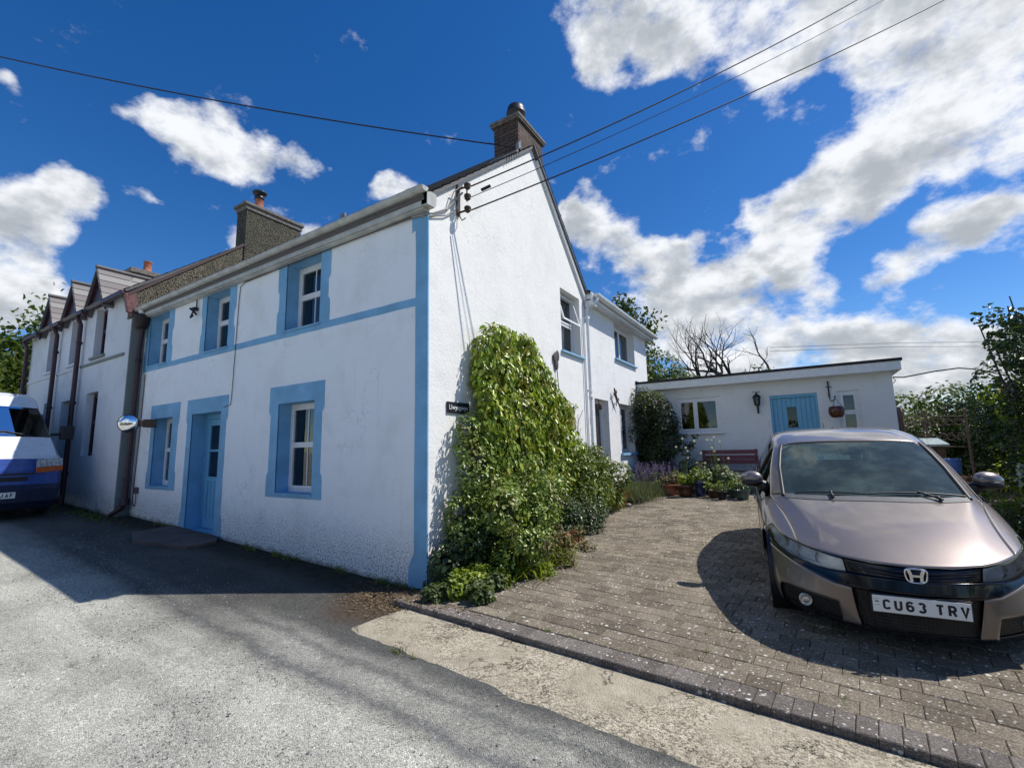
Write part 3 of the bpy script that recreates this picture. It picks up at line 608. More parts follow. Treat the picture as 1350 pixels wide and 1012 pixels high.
# front door
dw = MB(XF); dw.box(-5.885, -5.83, -.31, -.24, .27, 2.36, 0, .004); dw.box(-4.885, -4.83, -.31, -.24, .27, 2.36, 0, .004); dw.box(-5.83, -4.885, -.31, -.24, 2.27, 2.36, 0, .004); dw.box(-5.885, -4.83, -.32, -.02, .20, .27)
dw.build('door_frame', M_bluedoor, cott)
dm = MB(XF); A, B, C_, D_ = -5.83, -4.885, .275, 2.265
for (a, b, c, d) in ((A, A+.13, C_, D_), (B-.13, B, C_, D_), (A+.13, B-.13, C_, .45), (A+.13, B-.13, D_-.12, D_), (A+.13, B-.13, 1.12, 1.20), (A+.13, B-.13, 1.66, 1.70)): dm.box(a, b, -.295, -.25, c, d, 0, .004)
dm.box(A+.13, B-.13, -.285, -.268, .45, 1.12)
for i in range(1, 6): x = A+.13 + i*(B-A-.26)/6; dm.box(x-.004, x+.004, -.268, -.263, .45, 1.12)
door = dm.build('door', M_bluedoor, cott)
pn = MB(XF); pn.box(A+.125, B-.125, -.278, -.27, 1.20, 1.66); pn.box(A+.125, B-.125, -.278, -.27, 1.70, D_-.12); pn.build('pane', M_glass, door)
hb = MB(XF); hb.box(B-.09, B-.05, -.25, -.24, .95, 1.15); hb.tube([(B-.07, -.24, 1.08), (B-.07, -.20, 1.08), (B-.19, -.195, 1.08)], .011, 8); hb.build('handle', M_black, door)
cm = MB(XF); cm.add([(A+.15+.05*i, -.36+.015*(i % 2), z) for i in range(13) for z in (1.2, 2.2)], [(2*i, 2*i+2, 2*i+3, 2*i+1) for i in range(12)], 0, True)
cm.build('curtain_or_reflection', simple('grey_net', (.35, .36, .36), .9), door)
# side door of the rear wing
dm = MB(XE); dm.box(5.42, 5.48, -.27, -.17, .1, 2.66); dm.box(6.22, 6.28, -.27, -.17, .1, 2.66); dm.box(5.48, 6.22, -.27, -.17, 2.58, 2.66); dm.build('door_frame', M_pvc, cott)
dm = MB(XE); dm.box(5.48, 6.22, -.26, -.21, .2, 2.58, 0, .004); sd_ = dm.build('door', simple('dark_door', (.03, .03, .035), .4), cott)
# chimney with pot and flashing
cb = MB(); cb.box(-.52, -.004, 2.33, 3.24, 6.3, 7.44); ch = cb.build('chimney', M_brick, cott)
cb = MB(); cb.box(-.565, .035, 2.285, 3.29, 7.44, 7.475, 0, .006); cb.box(-.58, .05, 2.27, 3.305, 7.475, 7.53, 0, .01); cb.add([(-.5,2.35,7.53),(-.03,2.35,7.53),(-.03,3.22,7.53),(-.5,3.22,7.53),(-.4,2.5,7.6),(-.12,2.5,7.6),(-.12,3.05,7.6),(-.4,3.05,7.6)],[(0,1,5,4),(1,2,6,5),(2,3,7,6),(3,0,4,7),(4,5,6,7)]); cb.build('chimney_cap', M_cement, ch)
cb = MB(); cb.lathe((-.27, 2.72, 7.55), [(.15, 0), (.145, .12), (.12, .16), (.12, .20)], 24); cb.build('chimney_pot', simple('cream_pot', (.5, .48, .44), .7), ch)
cb = MB(); cb.lathe((-.27, 2.72, 7.72), [(.0, -.01), (.135, 0), (.155, .05), (.165, .13), (.185, .15), (.185, .19), (.165, .20), (.165, .27), (.15, .31), (.0, .33)], 24); cb.build('chimney_cowl', M_black, ch)
cb = MB(); cb.prism([(2.20, 6.66), (2.34, 6.77), (2.34, 6.86), (2.20, 6.72)], -.55, .03, lambda a, b, t: (t, a, b)); cb.prism([(2.28, 6.74), (2.36, 6.8), (2.36, 7.02), (2.28, 6.92)], -.03, .03, lambda a, b, t: (t, a, b)); cb.build('flashing', M_lead, ch)
# pipes on the gable
dp = MB(); dp.tube([(.255, 5.12, 4.86), (.255, 5.12, 4.78), (.24, 5.10, 4.72), (.09, 5.02, 4.64), (.055, 5.0, 4.56), (.055, 5.0, .1)], .034, 12)
for z in (4.35, 2.75, 1.2): dp.box(.0, .095, 4.955, 5.045, z, z+.05)
for z in (4.60, 2.6): dp.lathe((.055, 5.0, z), [(.04, 0), (.042, .0), (.042, .07), (.034, .08)], 12)
dp.build('downpipe', M_pvcgut, cott)
dp = MB(); dp.tube([(.03, 4.80, 4.35), (.03, 4.80, .4)], .017, 8); dp.build('waste_pipe', M_pvc, cott)

# ------------------------------------------------------------------ the terrace beyond
YT = -.25
XT = frame_xf('F', YT)
def terr(xa, xb, dc, low, label, gable_end=False, door=None, openlow=False, openup=False, endpipe=True):
    h = thing('terraced_house', label, 'terraced house', ((xa+xb)/2, 2.5, 0), 'houses of the white terrace')
    holes = [(dc-.36, dc+.36, 3.98, 5.18)] + [l for l in low]
    if door: holes.append((door[0], door[1], .3, door[2]))
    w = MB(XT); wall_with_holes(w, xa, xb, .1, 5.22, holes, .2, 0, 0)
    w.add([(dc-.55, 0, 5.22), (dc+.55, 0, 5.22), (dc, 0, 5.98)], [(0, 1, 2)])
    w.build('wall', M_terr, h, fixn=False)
    w = MB(XT); w.box(xa, xb-.25, -.01, .03, 3.80, 3.86); w.box(dc-.45, dc+.45, -.02, .05, 3.92, 3.98); w.build('string_course', M_terr_raw if gable_end else M_terr, h)
    window(h, XT, dc-.36, dc+.36, 3.98, 5.18, -.14, [(0, 1, 0, .55), (0, 1, .55, 1)], (), matf=M_purple)
    for l in low: window(h, XT, *l, -.14, [(0, 1, 0, .55), (0, 1, .55, 1)], (), matf=M_purple)
    # bargeboards of the gablet and its little roof
    b = MB(XT)
    for sgn in (-1, 1):
        b.prism([(dc, 6.10), (dc + sgn*.66, 5.12), (dc + sgn*.66, 4.98), (dc, 5.94)], .12, .16, lambda a, c, t: (a, t, c))
    b.box(dc-.40, dc+.40, .0, .13, 5.20, 5.30); b.prism([(dc-.40, 5.30), (dc+.40, 5.30), (dc, 5.84)], .02, .10, lambda a, c, t: (a, t, c))
    b.build('bargeboard', M_purple, h)
    r = MB(); yb = YT + 1.25
    for sgn in (-1, 1):
        A, B, C_, D_ = (dc+sgn*.70, YT-.2, 5.05), (dc+sgn*.70, YT+.15, 5.05), (dc, yb, 6.12), (dc, YT-.2, 6.12)
        deck(r, A, B, C_, D_, .04); slate_roof(r, A, B, C_, D_, .3, .2)
    r.tube([(dc, YT-.21, 6.15), (dc, yb, 6.15)], .05, 8, 1)
    A, B, C_, D_ = (xa, YT-.18, 5.20), (xb, YT-.18, 5.20), (xb, 2.8, 7.80), (xa, 2.8, 7.80)
    deck(r, A, B, C_, D_, .05); slate_roof(r, A, B, C_, D_, .3, .22)
    A, B, C_, D_ = (xb, 5.7, 5.2), (xa, 5.7, 5.2), (xa, 2.8, 7.80), (xb, 2.8, 7.80); deck(r, A, B, C_, D_, .05)
    r.build('roof', [M_slate2, M_slate], h, fixn=False)
    for p in ((xa+.02, dc-.60), (dc+.60, xb-.02)):
        if p[1] - p[0] > .1: g_ = MB(); g_.box(p[0], p[1], YT-.24, YT-.14, 5.09, 5.19, 0, .02); g_.build('gutter', M_purple, h)
    if endpipe:
        d_ = MB(); d_.tube([(xa+.02, YT-.19, 5.1), (xa+.02, YT-.10, 4.9), (xa+.02, YT-.09, .35)], .05, 10)
        for z in (1.2, 2.9, 4.4): d_.lathe((xa+.02, YT-.09, z), [(.06, 0), (.064, .01), (.064, .06), (.05, .07)], 10)
        d_.build('downpipe', M_purple, h)
    return h
h1 = terr(-11.30, -8.38, -10.22, [(-10.70, -9.95, 1.64, 3.12)], 'nearest house of the terrace with pebbledashed gable wall and chimney beside the cottage', True)
h2 = terr(-13.10, -11.30, -11.95, [], 'middle house of the terrace behind the van with recessed doorway between two maroon downpipes', door=(-12.5, -11.55, 3.05))
h3 = terr(-15.85, -13.10, -13.82, [(-13.95, -13.35, 2.1, 3.1)], 'far end house of the terrace partly hidden by the white van and trees')
# end return, pebbledashed party gable above the cottage roof, chimney
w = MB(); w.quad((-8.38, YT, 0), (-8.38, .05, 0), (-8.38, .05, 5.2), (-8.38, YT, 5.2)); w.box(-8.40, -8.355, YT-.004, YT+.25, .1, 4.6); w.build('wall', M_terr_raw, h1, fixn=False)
w = MB(); w.prism([(YT-.02, 4.6), (5.6, 4.6), (5.6, 5.3), (2.8, 7.78), (YT-.02, 5.12)], -8.60, -8.36, lambda a, b, t: (t, a, b)); w.build('party_gable', M_pebble, h1)
w = MB(); w.prism([(YT-.12, 5.06), (YT-.12, 5.15), (2.8, 7.88), (5.7, 5.4), (5.7, 5.3), (2.8, 7.80)], -8.66, -8.335, lambda a, b, t: (t, a, b)); w.build('coping', simple('dark_coping', (.05, .03, .03), .7), h1)
w = MB(); w.prism([(YT-.10, 4.72), (YT+.02, 4.68), (YT+.05, 5.02), (YT-.02, 5.22), (YT-.18, 5.10)], -8.46, -8.34, lambda a, b, t: (t, a, b)); w.build('box_end', simple('faded_maroon_paint', (.13, .05, .05), .6, var=.35), h1)
w = MB(); w.box(-8.80, -8.325, 1.98, 3.56, 6.6, 8.14); c1 = w.build('chimney', M_pebble2, h1)
w = MB(); w.box(-8.83, -8.295, 1.95, 3.59, 8.14, 8.26, 0, .01); w.box(-8.88, -8.255, 1.90, 3.63, 8.26, 8.34, 0, .012); w.build('chimney_cap', M_cement, c1)
w = MB(); w.lathe((-8.56, 2.42, 8.32), [(.13, 0), (.13, .05), (.11, .07), (.105, .30), (.12, .32), (.12, .36)], 20); w.build('chimney_pot', M_terra, c1)
w = MB(); w.lathe((-8.56, 2.42, 8.66), [(.0, .0), (.125, .0), (.125, .1), (.10, .12), (.10, .16), (.17, .18), (.19, .22), (.17, .24), (0, .25)], 20); w.build('chimney_cowl', M_black, c1)
w = MB(); w.box(-17.6, -16.9, 2.35, 3.25, 7.2, 8.45); c2 = w.build('chimney', M_pebble2, h3); w = MB(); w.box(-17.7, -16.8, 2.25, 3.35, 8.45, 8.62, 0, .01); w.build('chimney_cap', M_cement, c2)
w = MB(); w.lathe((-16.95, 2.8, 8.6), [(.16, 0), (.13, .05), (.13, .34), (.15, .36), (.15, .4)], 16); w.build('chimney_pot', M_terra, c2)
w = MB(); w.quad((-15.85, YT, .3), (-15.85, 5.6, .3), (-15.85, 5.6, 5.2), (-15.85, YT, 5.2)); w.add([(-15.85, YT, 5.2), (-15.85, 5.6, 5.2), (-15.85, 2.8, 7.78)], [(0, 1, 2)]); w.quad((-15.85, 5.6, .3), (-8.4, 5.6, .3), (-8.4, 5.6, 5.2), (-15.85, 5.6, 5.2)); w.box(-17.5, -15.8, 2.3, 3.3, .3, 7.4)
w.build('wall', M_terr, h3, fixn=False)
# the thick dark downpipe in the corner with hopper
w = MB(); w.tube([(-8.22, -.10, 4.42), (-8.24, -.12, 3.9), (-8.26, -.12, .75), (-8.30, -.16, .55), (-8.42, -.30, .42)], .045, 12)
for z in (1.1, 2.3, 3.6): w.lathe((-8.255, -.12, z), [(.055, 0), (.06, .01), (.06, .08), (.045, .09)], 12)
w.lathe((-8.26, -.12, .66), [(.075, -.05), (.075, .07), (.05, .09)], 12)
dp_ = w.build('rain_downpipe', M_purple); meta(dp_, 'maroon rain downpipe with hopper in the corner between cottage and terrace', 'downpipe')
w = MB(); w.lathe((-8.22, -.13, 4.36), [(.0, 0), (.09, 0), (.14, .1), (.16, .24), (.16, .30), (.13, .30)], 12); w.build('hopper', simple('dark_hopper', (.025, .015, .018), .6), dp_)
w = MB(); w.tube([(-8.20, -.16, 4.82), (-8.16, -.17, 4.74), (-8.19, -.14, 4.62)], .055, 10); w.build('outlet', M_pvc, dp_)
# convex traffic mirror on its bracket
cm_ = thing('convex_mirror', 'round convex traffic mirror on a wooden bracket by the maroon downpipe', 'mirror', (-7.50, -.12, 2.25))
w = MB(); w.box(-7.50, -7.38, -.20, -.004, 2.18, 2.34, 0, .005); w.box(-7.62, -7.40, -.24, -.20, 2.20, 2.32, 0, .004); w.build('bracket', M_wood, cm_)
nrm_m = Vector((.93, -.55, -.05)).normalized(); MM = Matrix.Translation((-7.62, -.40, 2.26)) @ nrm_m.to_track_quat('Z', 'Y').to_matrix().to_4x4()
w = MB(MM); w.lathe((0, 0, -.03), [(0, -.03), (.155, -.025), (.178, 0), (.178, .024), (.165, .026)], 32); w.tube([(0, 0, -.04), (.05, 0, -.22)], .018, 8); w.build('mirror_rim', M_black, cm_)
w = MB(MM); w.lathe((0, 0, -.01), [(.170, .0), (.15, .015), (.115, .028), (.075, .037), (.035, .041), (0, .0415)], 32); w.build('mirror_face', M_mirror, cm_)
# junction box and cable on the front wall
w = MB(); w.box(-8.09, -7.97, -.05, -.004, .84, .97, 0, .006); w.tube([(-8.13, -.015, 3.35), (-8.15, -.012, 2.2), (-8.22, -.012, .9), (-8.20, -.012, .62), (-8.08, -.015, .58), (-8.02, -.02, .70), (-8.03, -.03, .84)], .008, 6)
meta(w.build('junction_box', simple('brown_box', (.10, .075, .065), .7)), 'small brown cable box low on the front wall under the mirror', 'cable box')
w = MB(); pts = [(-.25, -.03, 4.585), (-1.2, -.02, 4.60), (-2.6, -.018, 4.605), (-4.3, -.015, 4.59), (-4.42, -.014, 4.54), (-4.45, -.013, 4.3), (-4.47, -.014, 3.45), (-4.49, -.016, 2.6), (-4.52, -.012, 2.45), (-4.75, -.012, 2.42)]
w.tube(pts, .006, 6); w.tube([(p[0], p[1]-.008, p[2]+.018) for p in pts[:4]], .006, 6)
meta(w.build('wall_cable', simple('brown_cable', (.06, .05, .05), .7)), 'thin cable clipped below the gutter and down the front wall to the door', 'cable')
w = MB(); w.tube([(-5.98, -.03, 4.60), (-5.98, -.03, 4.45)], .012, 8); w.box(-6.03, -5.95, -.09, -.01, 4.38, 4.44); w.tube([(-5.99, -.06, 4.40), (-5.92, -.16, 4.38), (-5.90, -.10, 4.33), (-5.95, -.04, 4.30)], .02, 8); w.tube([(-6.02, -.06, 4.38), (-6.03, -.10, 4.25), (-5.99, -.12, 4.22), (-5.96, -.08, 4.28)], .015, 8)
meta(w.build('cable_insulator', M_black), 'black cable insulator under the gutter between the upstairs windows', 'insulator')
# door step slab
w = MB(); w.M = Matrix(); poly = [(-6.25, -.02), (-4.62, -.02), (-4.30, -.22), (-4.25, -.62), (-5.35, -.95), (-6.1, -.7)]
w.prism(poly, 0, 1, lambda a, b, t: (a, b, ground_z(a, b) - .04 + t * .085)); meta(w.build('doorstep', M_stone), 'brown stone slab lying in front of the blue front door', 'doorstep')
# house name sign
sgn = thing('house_sign', 'black slate house name sign with white lettering beside the creeper', 'sign', (0, .57, 2.13))
w = MB(); w.box(.004, .022, .34, .79, 2.06, 2.205, 0, .004); w.build('plaque', simple('black_slate_sign', (.018, .018, .024), .35), sgn)
def text(s_, size, M, m, parent, name='lettering', ext=.0015, bold=.0, sx=1.0, extra=None):
    c = bpy.data.curves.new(name, 'FONT'); c.body = s_; c.size = size; c.extrude = ext; c.align_x = 'CENTER'; c.align_y = 'CENTER'; c.offset = bold
    o = bpy.data.objects.new(name, c); sc.collection.objects.link(o); dg = bpy.context.evaluated_depsgraph_get(); me = bpy.data.meshes.new_from_object(o.evaluated_get(dg))
    bpy.data.objects.remove(o); off = wloc(parent) if extra is None else Vector((0, 0, 0)); MM_ = M @ Matrix.Scale(sx, 4, (1, 0, 0))
    for v in me.vertices: v.co = MM_ @ v.co - off
    me.materials.clear(); me.materials.append(m); o = bpy.data.objects.new(name, me); sc.collection.objects.link(o); o.parent = parent; return o
M_white = simple('white_letters', (.75, .75, .75), .5); M_ink = simple('plate_ink', (.012, .012, .02), .4)
text('Llwyngwyn', .088, Matrix(((0, 0, 1, .0235), (1, 0, 0, .565), (0, 1, 0, 2.135), (0, 0, 0, 1))), M_white, sgn)
# electric wire bracket with three insulators, and the service lines
br_ = thing('line_bracket', 'rusty wall bracket with three brown insulators high on the gable corner', 'bracket', (0, .6, 5.0))
w = MB(); w.box(.004, .03, .56, .62, 4.80, 5.26, 0, .004)
for z in (5.20, 4.85): w.tube([(.02, .59, z), (.16, .60, z)], .014, 8)
w.tube([(.16, .60, 5.24), (.16, .60, 4.98)], .01, 8); w.tube([(.03, .60, 4.80), (.06, .62, 4.74), (.12, .62, 4.76)], .008, 8); w.build('bracket', M_iron, br_)
for z in (5.20, 5.04, 4.86):
    w = MB(); w.lathe((.17, .60, z), [(0, -.05), (.022, -.045), (.045, -.02), (.03, -.005), (.05, .01), (.045, .035), (.02, .05), (0, .052)], 14); w.build('insulator', M_iron, br_)
def cat_pts(a, b, sag, n=24): a, b = Vector(a), Vector(b); return [tuple(a.lerp(b, i/n) - Vector((0, 0, sag*4*(i/n)*(1-i/n)))) for i in range(n+1)]
def ray_at(u, v, t): d = cf + cr * ((u - 675) / 604.04) + cu * ((506 - v) / 604.04); return CAM + d * t
for (z, uv, r, lab) in ((5.21, (1130, 0), .0105, 'uppermost thick black overhead line running from the gable bracket'), (5.05, (1165, 0), .0055, 'thin middle overhead line running from the gable bracket'), (4.86, (1245, 0), .0105, 'lowest thick black overhead line running from the gable bracket')):
    a = Vector((.2, .6, z)); b = ray_at(*uv, 1.0) - CAM
    # the lines run to a pole behind and to the right of the viewer
    e = CAM + b * 8.5; far = a + (e - a) * 3.2; w = MB(); w.tube(cat_pts(a + Vector((.03, 0, -.03)), a + (e - a), .12) + [tuple(far)], r, 8)
    if r < .008: w.tube([tuple(a + (e - a) * .022), tuple(a + (e - a) * .038)], .022, 10)
    meta(w.build('overhead_line', M_cable), lab, 'overhead line', 'overhead service lines')
w = MB(); w.tube([(-.1, 2.20, 6.74), (.03, 2.3, 6.80)], .015, 6); e = ray_at(0, 75, 9.0); a = Vector((-.05, 2.27, 6.86)); w.tube(cat_pts(a, e, .12, 16) + [tuple(a + (e - a) * 2.2)], .012, 6)
for k in range(6): q = Vector((.02, 1.75 + k*.08, 6.32 + k*.07)); w.tube([tuple(q), tuple(q + Vector((.05, .06, .09))), tuple(q + Vector((.02, .10, -.04)))], .005, 5)
meta(w.build('telephone_line', M_cable), 'dark telephone line running from the brick chimney foot away to the left', 'overhead line')
w = MB(); w.tube([(-.25, -.035, 4.59), (-.02, -.03, 4.57), (.03, .05, 4.60), (.03, .35, 4.80), (.05, .5, 5.0), (.1, .58, 5.12)], .013, 6); w.tube([(-.1, -.03, 4.56), (.025, .02, 4.55), (.03, .3, 4.68), (.04, .52, 4.86), (.06, .57, 5.05)], .010, 6); w.tube([(.03, .33, 4.76), (.06, .44, 5.08), (.12, .55, 5.20)], .009, 6)
meta(w.build('service_cable', simple('grey_cable', (.30, .29, .28), .6)), 'grey service cables looping round the cottage corner to the bracket', 'cable')
# roof vent / aerial stub seen over the gutter
w = MB(); w.box(-1.62, -1.52, -.10, -.07, 4.86, 5.02); meta(w.build('roof_light_stay', M_lead), 'small grey metal tab sticking up above the front gutter', 'metal tab')
# ornaments on the gable
w = MB()
for (y, z, s_) in ((3.42, 3.25, 1), (3.52, 3.30, -1), (3.47, 3.13, 1)): w.ball((.03, y, z), .075, 0, 2, 0, (.2, 1.0, 1.5))
w.tube([(.03, 3.47, 3.1), (.04, 3.5, 2.7), (.05, 3.62, 2.55)], .008, 6); meta(w.build('wall_ornament', simple('dull_metal', (.07, .06, .055), .6)), 'dark metal flower ornament on the gable above the creeper', 'wall ornament')
w = MB()
lz = [(.05, 6.52, 2.98), (.05, 6.56, 2.90), (.05, 6.60, 2.80), (.05, 6.68, 2.70), (.05, 6.78, 2.62), (.05, 6.84, 2.52)]
w.tube(lz, [.018, .028, .032, .028, .016, .005], 8)
for a, b in (((.05, 6.57, 2.88), (.05, 6.46, 2.86)), ((.05, 6.57, 2.88), (.05, 6.67, 2.94)), ((.05, 6.68, 2.71), (.05, 6.60, 2.62)), ((.05, 6.68, 2.71), (.05, 6.80, 2.76))): w.tube([a, b, (b[0], b[1]+.02, b[2]-.07)], [.018, .012, .008], 6)
meta(w.build('lizard_ornament', simple('bronze', (.06, .05, .04), .5)), 'dark metal lizard ornament on the wall between side door and window', 'wall ornament')
w = MB(); w.tube([(.02, 5.30, 2.62), (.12, 5.28, 2.60), (.13, 5.28, 2.52)], .01, 6); w.lathe((.13, 5.28, 2.38), [(0, 0), (.05, .01), (.06, .12), (.03, .15), (0, .15)], 8)
meta(w.build('wall_bell', M_iron), 'small iron bell hanging on the wall left of the side door', 'bell')

# ------------------------------------------------------------------ flat roofed outbuilding
ob = thing('outbuilding', 'low white flat-roofed outbuilding with blue boarded door behind the car', 'outbuilding', (2.8, 10.5, .5))
XO = frame_xf('F', 8.9)
HO = [(.95, 2.05, 1.90, 2.83), (3.19, 4.18, .4, 2.75), (4.57, 4.98, 1.0, 2.75)]
w = MB(XO); wall_with_holes(w, 0.0, 5.60, -.1, 3.16, HO, .16, 0); w.build('wall', M_out, ob, fixn=False)
w = MB(); w.quad((5.6, 8.9, -.1), (5.6, 12.5, -.1), (5.6, 12.5, 3.2), (5.6, 8.9, 3.2)); w.quad((5.6, 12.5, -.1), (.0, 12.5, -.1), (.0, 12.5, 3.2), (5.6, 12.5, 3.2)); w.quad((0, 12.5, -.1), (0, 9.8, -.1), (0, 9.8, 3.2), (0, 12.5, 3.2)); w.build('wall', M_out, ob, fixn=False)
w = MB(); w.box(-.02, 5.74, 8.60, 12.6, 3.10, 3.30, 0, .01); w.build('fascia', M_pvcgut, ob)
w = MB(); w.box(-.03, 5.77, 8.57, 12.7, 3.302, 3.36, 0, .008); w.box(3.3, 3.5, 9.2, 9.4, 3.36, 3.44); w.box(-.32, .02, 8.5, 9.2, 3.34, 3.38); w.build('roof', simple('black_roof_felt', (.02, .018, .024), .8), ob)
window(ob, XO, .95, 2.05, 1.90, 2.83, -.04, [(0, .43, 0, 1), (.43, 1, 0, 1)], (), sashw=.055)
window(ob, XO, 4.57, 4.98, 1.0, 2.75, -.04, [(0, 1, 0, .73), (0, 1, .73, 1)], (), sashw=.05)
w = MB(); w.box(.85, 2.12, 8.82, 8.93, 1.86, 1.90, 0, .006); w.build('window_sill', M_pvc, ob)
w = MB(XO); w.box(3.19, 3.24, -.12, -.02, .4, 2.75); w.box(4.13, 4.18, -.12, -.02, .4, 2.75); w.box(3.24, 4.13, -.12, -.02, 2.68, 2.75); w.build('door_frame', M_bluedoor, ob)
w = MB(XO); x = 3.24
while x < 4.12:
    if 3.50 < x + .05 < 3.78: w.box(x+.003, x+.096, -.10, -.07, 2.45, 2.68); w.box(x+.003, x+.096, -.10, -.07, .5, 1.95)
    else: w.box(x+.003, min(x+.096, 4.13), -.10, -.07, .5, 2.68)
    x += .099
od = w.build('door', M_bluedoor, ob); w = MB(XO); w.box(3.53, 3.76, -.085, -.08, 1.94, 2.46); w.build('pane', M_sideglass, od)
w = MB(XO); w.ball((4.06, -.05, 1.75), .025); w.build('handle', M_black, od)
# lantern, hanging basket
ln = thing('wall_lantern', 'black wall lantern on the outbuilding between window and blue door', 'lantern', (2.92, 8.86, 2.55))
w = MB(); w.tube([(2.92, 8.89, 2.40), (2.92, 8.80, 2.36), (2.92, 8.74, 2.44), (2.92, 8.74, 2.52)], .014, 8); w.box(2.90, 2.94, 8.87, 8.897, 2.33, 2.52); w.lathe((2.92, 8.74, 2.50), [(.03, 0), (.055, .02), (.055, .03)], 8)
for k in range(6): q = PI/3*k; w.tube([(2.92+.055*math.cos(q), 8.74+.055*math.sin(q), 2.52), (2.92+.08*math.cos(q), 8.74+.08*math.sin(q), 2.72)], .007, 5)
w.lathe((2.92, 8.74, 2.72), [(.095, 0), (.10, .01), (.05, .07), (.02, .09), (.025, .11), (0, .13)], 12); w.tube([(2.83, 8.76, 2.86), (3.01, 8.76, 2.85)], .008, 6); w.build('lantern_frame', M_black, ln)
w = MB(); w.lathe((2.92, 8.74, 2.53), [(.05, 0), (.072, .18)], 12); w.build('lantern_glass', M_glass, ln)
hb_ = thing('hanging_bracket', 'black wrought iron hook bracket beside the outbuilding door', 'bracket', (4.42, 8.88, 2.8))
w = MB(); w.box(4.40, 4.43, 8.87, 8.897, 2.62, 3.0); w.tube([(4.415, 8.87, 2.70), (4.42, 8.80, 2.55), (4.45, 8.68, 2.50), (4.50, 8.58, 2.55), (4.51, 8.56, 2.62), (4.49, 8.55, 2.58)], .011, 6); w.tube([(4.36, 8.87, 2.86), (4.48, 8.87, 2.86)], .009, 6); w.build('hook', M_black, hb_)
hk = thing('hanging_pot', 'brown glazed pot hanging from the hook bracket by the narrow window', 'plant pot', (4.50, 8.55, 2.2))
w = MB(); w.lathe((4.50, 8.55, 2.12), [(0, 0), (.10, .01), (.145, .08), (.155, .17), (.13, .25), (.11, .26), (.10, .24)], 18)
w.build('pot', simple('brown_glaze', (.09, .028, .015), .2, var=.3), hk)
w = MB(); 
for k in range(3): q = 2.1*k; w.tube([(4.50+.12*math.cos(q), 8.55+.12*math.sin(q), 2.36), (4.505, 8.56, 2.56)], .004, 5)
w.build('chain', M_black, hk)
# wire from the outbuilding to the right
w = MB(); w.tube([(5.62, 8.95, 2.98), (5.8, 8.95, 2.96), (6.3, 8.9, 3.03), (6.7, 8.9, 3.06), (7.0, 8.9, 3.0), (7.4, 9.0, 2.84), (8.2, 9.2, 2.84)], .014, 8); w.tube([(5.61, 8.93, 2.98), (5.66, 8.92, 2.9), (5.61, 8.92, 2.84)], .008, 6)
meta(w.build('garden_cable', simple('dark_green_cable', (.03, .04, .04), .5)), 'loose dark cable running from the outbuilding corner over the garden', 'cable')
for (v0, v1, n_) in ((458, 449, 'upper faint'), (463, 456, 'lower faint')):
    w = MB(); w.tube([tuple(ray_at(1015, v0, 70)), tuple(ray_at(1180, v0-6, 66)), tuple(ray_at(1420, v1, 60))], .03, 5)
    meta(w.build('distant_line', M_cable), f'{n_} distant power line crossing the sky above the outbuilding', 'overhead line', 'distant power lines')
# bench
bn = thing('garden_bench', 'maroon painted wooden garden bench against the outbuilding wall', 'bench', (2.2, 8.45, .5)); M_bench = simple('maroon_bench_paint', (.14, .035, .055), .5, var=.2)
gz = drive_z(2.2, 8.4) + .002
w = MB(); 
for z in (.60, .71, .84): w.box(1.58, 2.85, 8.50, 8.53, gz+z, gz+z+.10, 0, .006)
w.build('backrest', M_bench, bn)
w = MB()
for y in (8.05, 8.16, 8.27, 8.38): w.box(1.56, 2.87, y, y+.095, gz+.42, gz+.445, 0, .005)
w.build('seat', M_bench, bn)
for x in (1.60, 2.78):
    for y in (8.06, 8.48): w = MB(); w.box(x, x+.055, y, y+.055, gz, gz+(.42 if y < 8.2 else .95), 0, .005); w.build('leg', M_bench, bn)
    w = MB(); w.box(x, x+.055, 8.04, 8.5, gz+.63, gz+.66, 0, .005); w.build('armrest', M_bench, bn)

# ------------------------------------------------------------------ the parked hatchback
def m_carpaint():
    m, t, b, o = mat('bronze_grey_metallic'); T = NT(t); P = T.n('ShaderNodeTexCoord').outputs['Object']
    b.inputs['Metallic'].default_value = .66; b.inputs['Roughness'].default_value = .40; b.inputs['Coat Weight'].default_value = 1; b.inputs['Coat Roughness'].default_value = .03
    fl = T.noise(P, 900, 2, .5); c = T.mix(T.mrange(fl, .35, .65), (.155, .130, .118), (.275, .235, .212)); 
    dust = T.mrange(T.noise(P, 5, 6, .7), .5, .8); c = T.mix(T.math('MULTIPLY', dust, .12), c, (.35, .32, .28)); T.l(c, b.inputs['Base Color'])
    r = T.mrange(T.noise(P, 8, 5, .7), .3, .8, .30, .42); return m
M_paint = m_carpaint()
M_gblack = simple('gloss_black', (.004, .005, .010), .16, coat=.25, var=.1, spec=.3)
M_cowl = simple('grey_plastic_cowl', (.10, .105, .11), .6, var=.15)
def m_lamp():
    m, t, b, o = mat('headlamp_lens'); T = NT(t); t.nodes.remove(b)
    tr = T.n('ShaderNodeBsdfTransparent'); tr.inputs[0].default_value = (.82, .85, .88, 1); gl = T.n('ShaderNodeBsdfGlossy'); gl.inputs['Roughness'].default_value = .02
    fr = T.n('ShaderNodeFresnel'); fr.inputs['IOR'].default_value = 1.5; ms = T.n('ShaderNodeMixShader'); T.l(fr.outputs[0], ms.inputs[0]); T.l(tr.outputs[0], ms.inputs[1]); T.l(gl.outputs[0], ms.inputs[2]); T.l(ms.outputs[0], o.inputs[0]); return m
M_lens = m_lamp()
CYAW, CPIT = .082, .062
cX = (Matrix.Translation((4.335, .165, .075)) @ Matrix.Rotation(CYAW, 4, 'Z') @ Matrix.Rotation(CPIT, 4, 'X'))
car = thing('parked_car', 'bronze grey five-door hatchback parked on the block paving facing the road', 'car'); car.matrix_world = cX
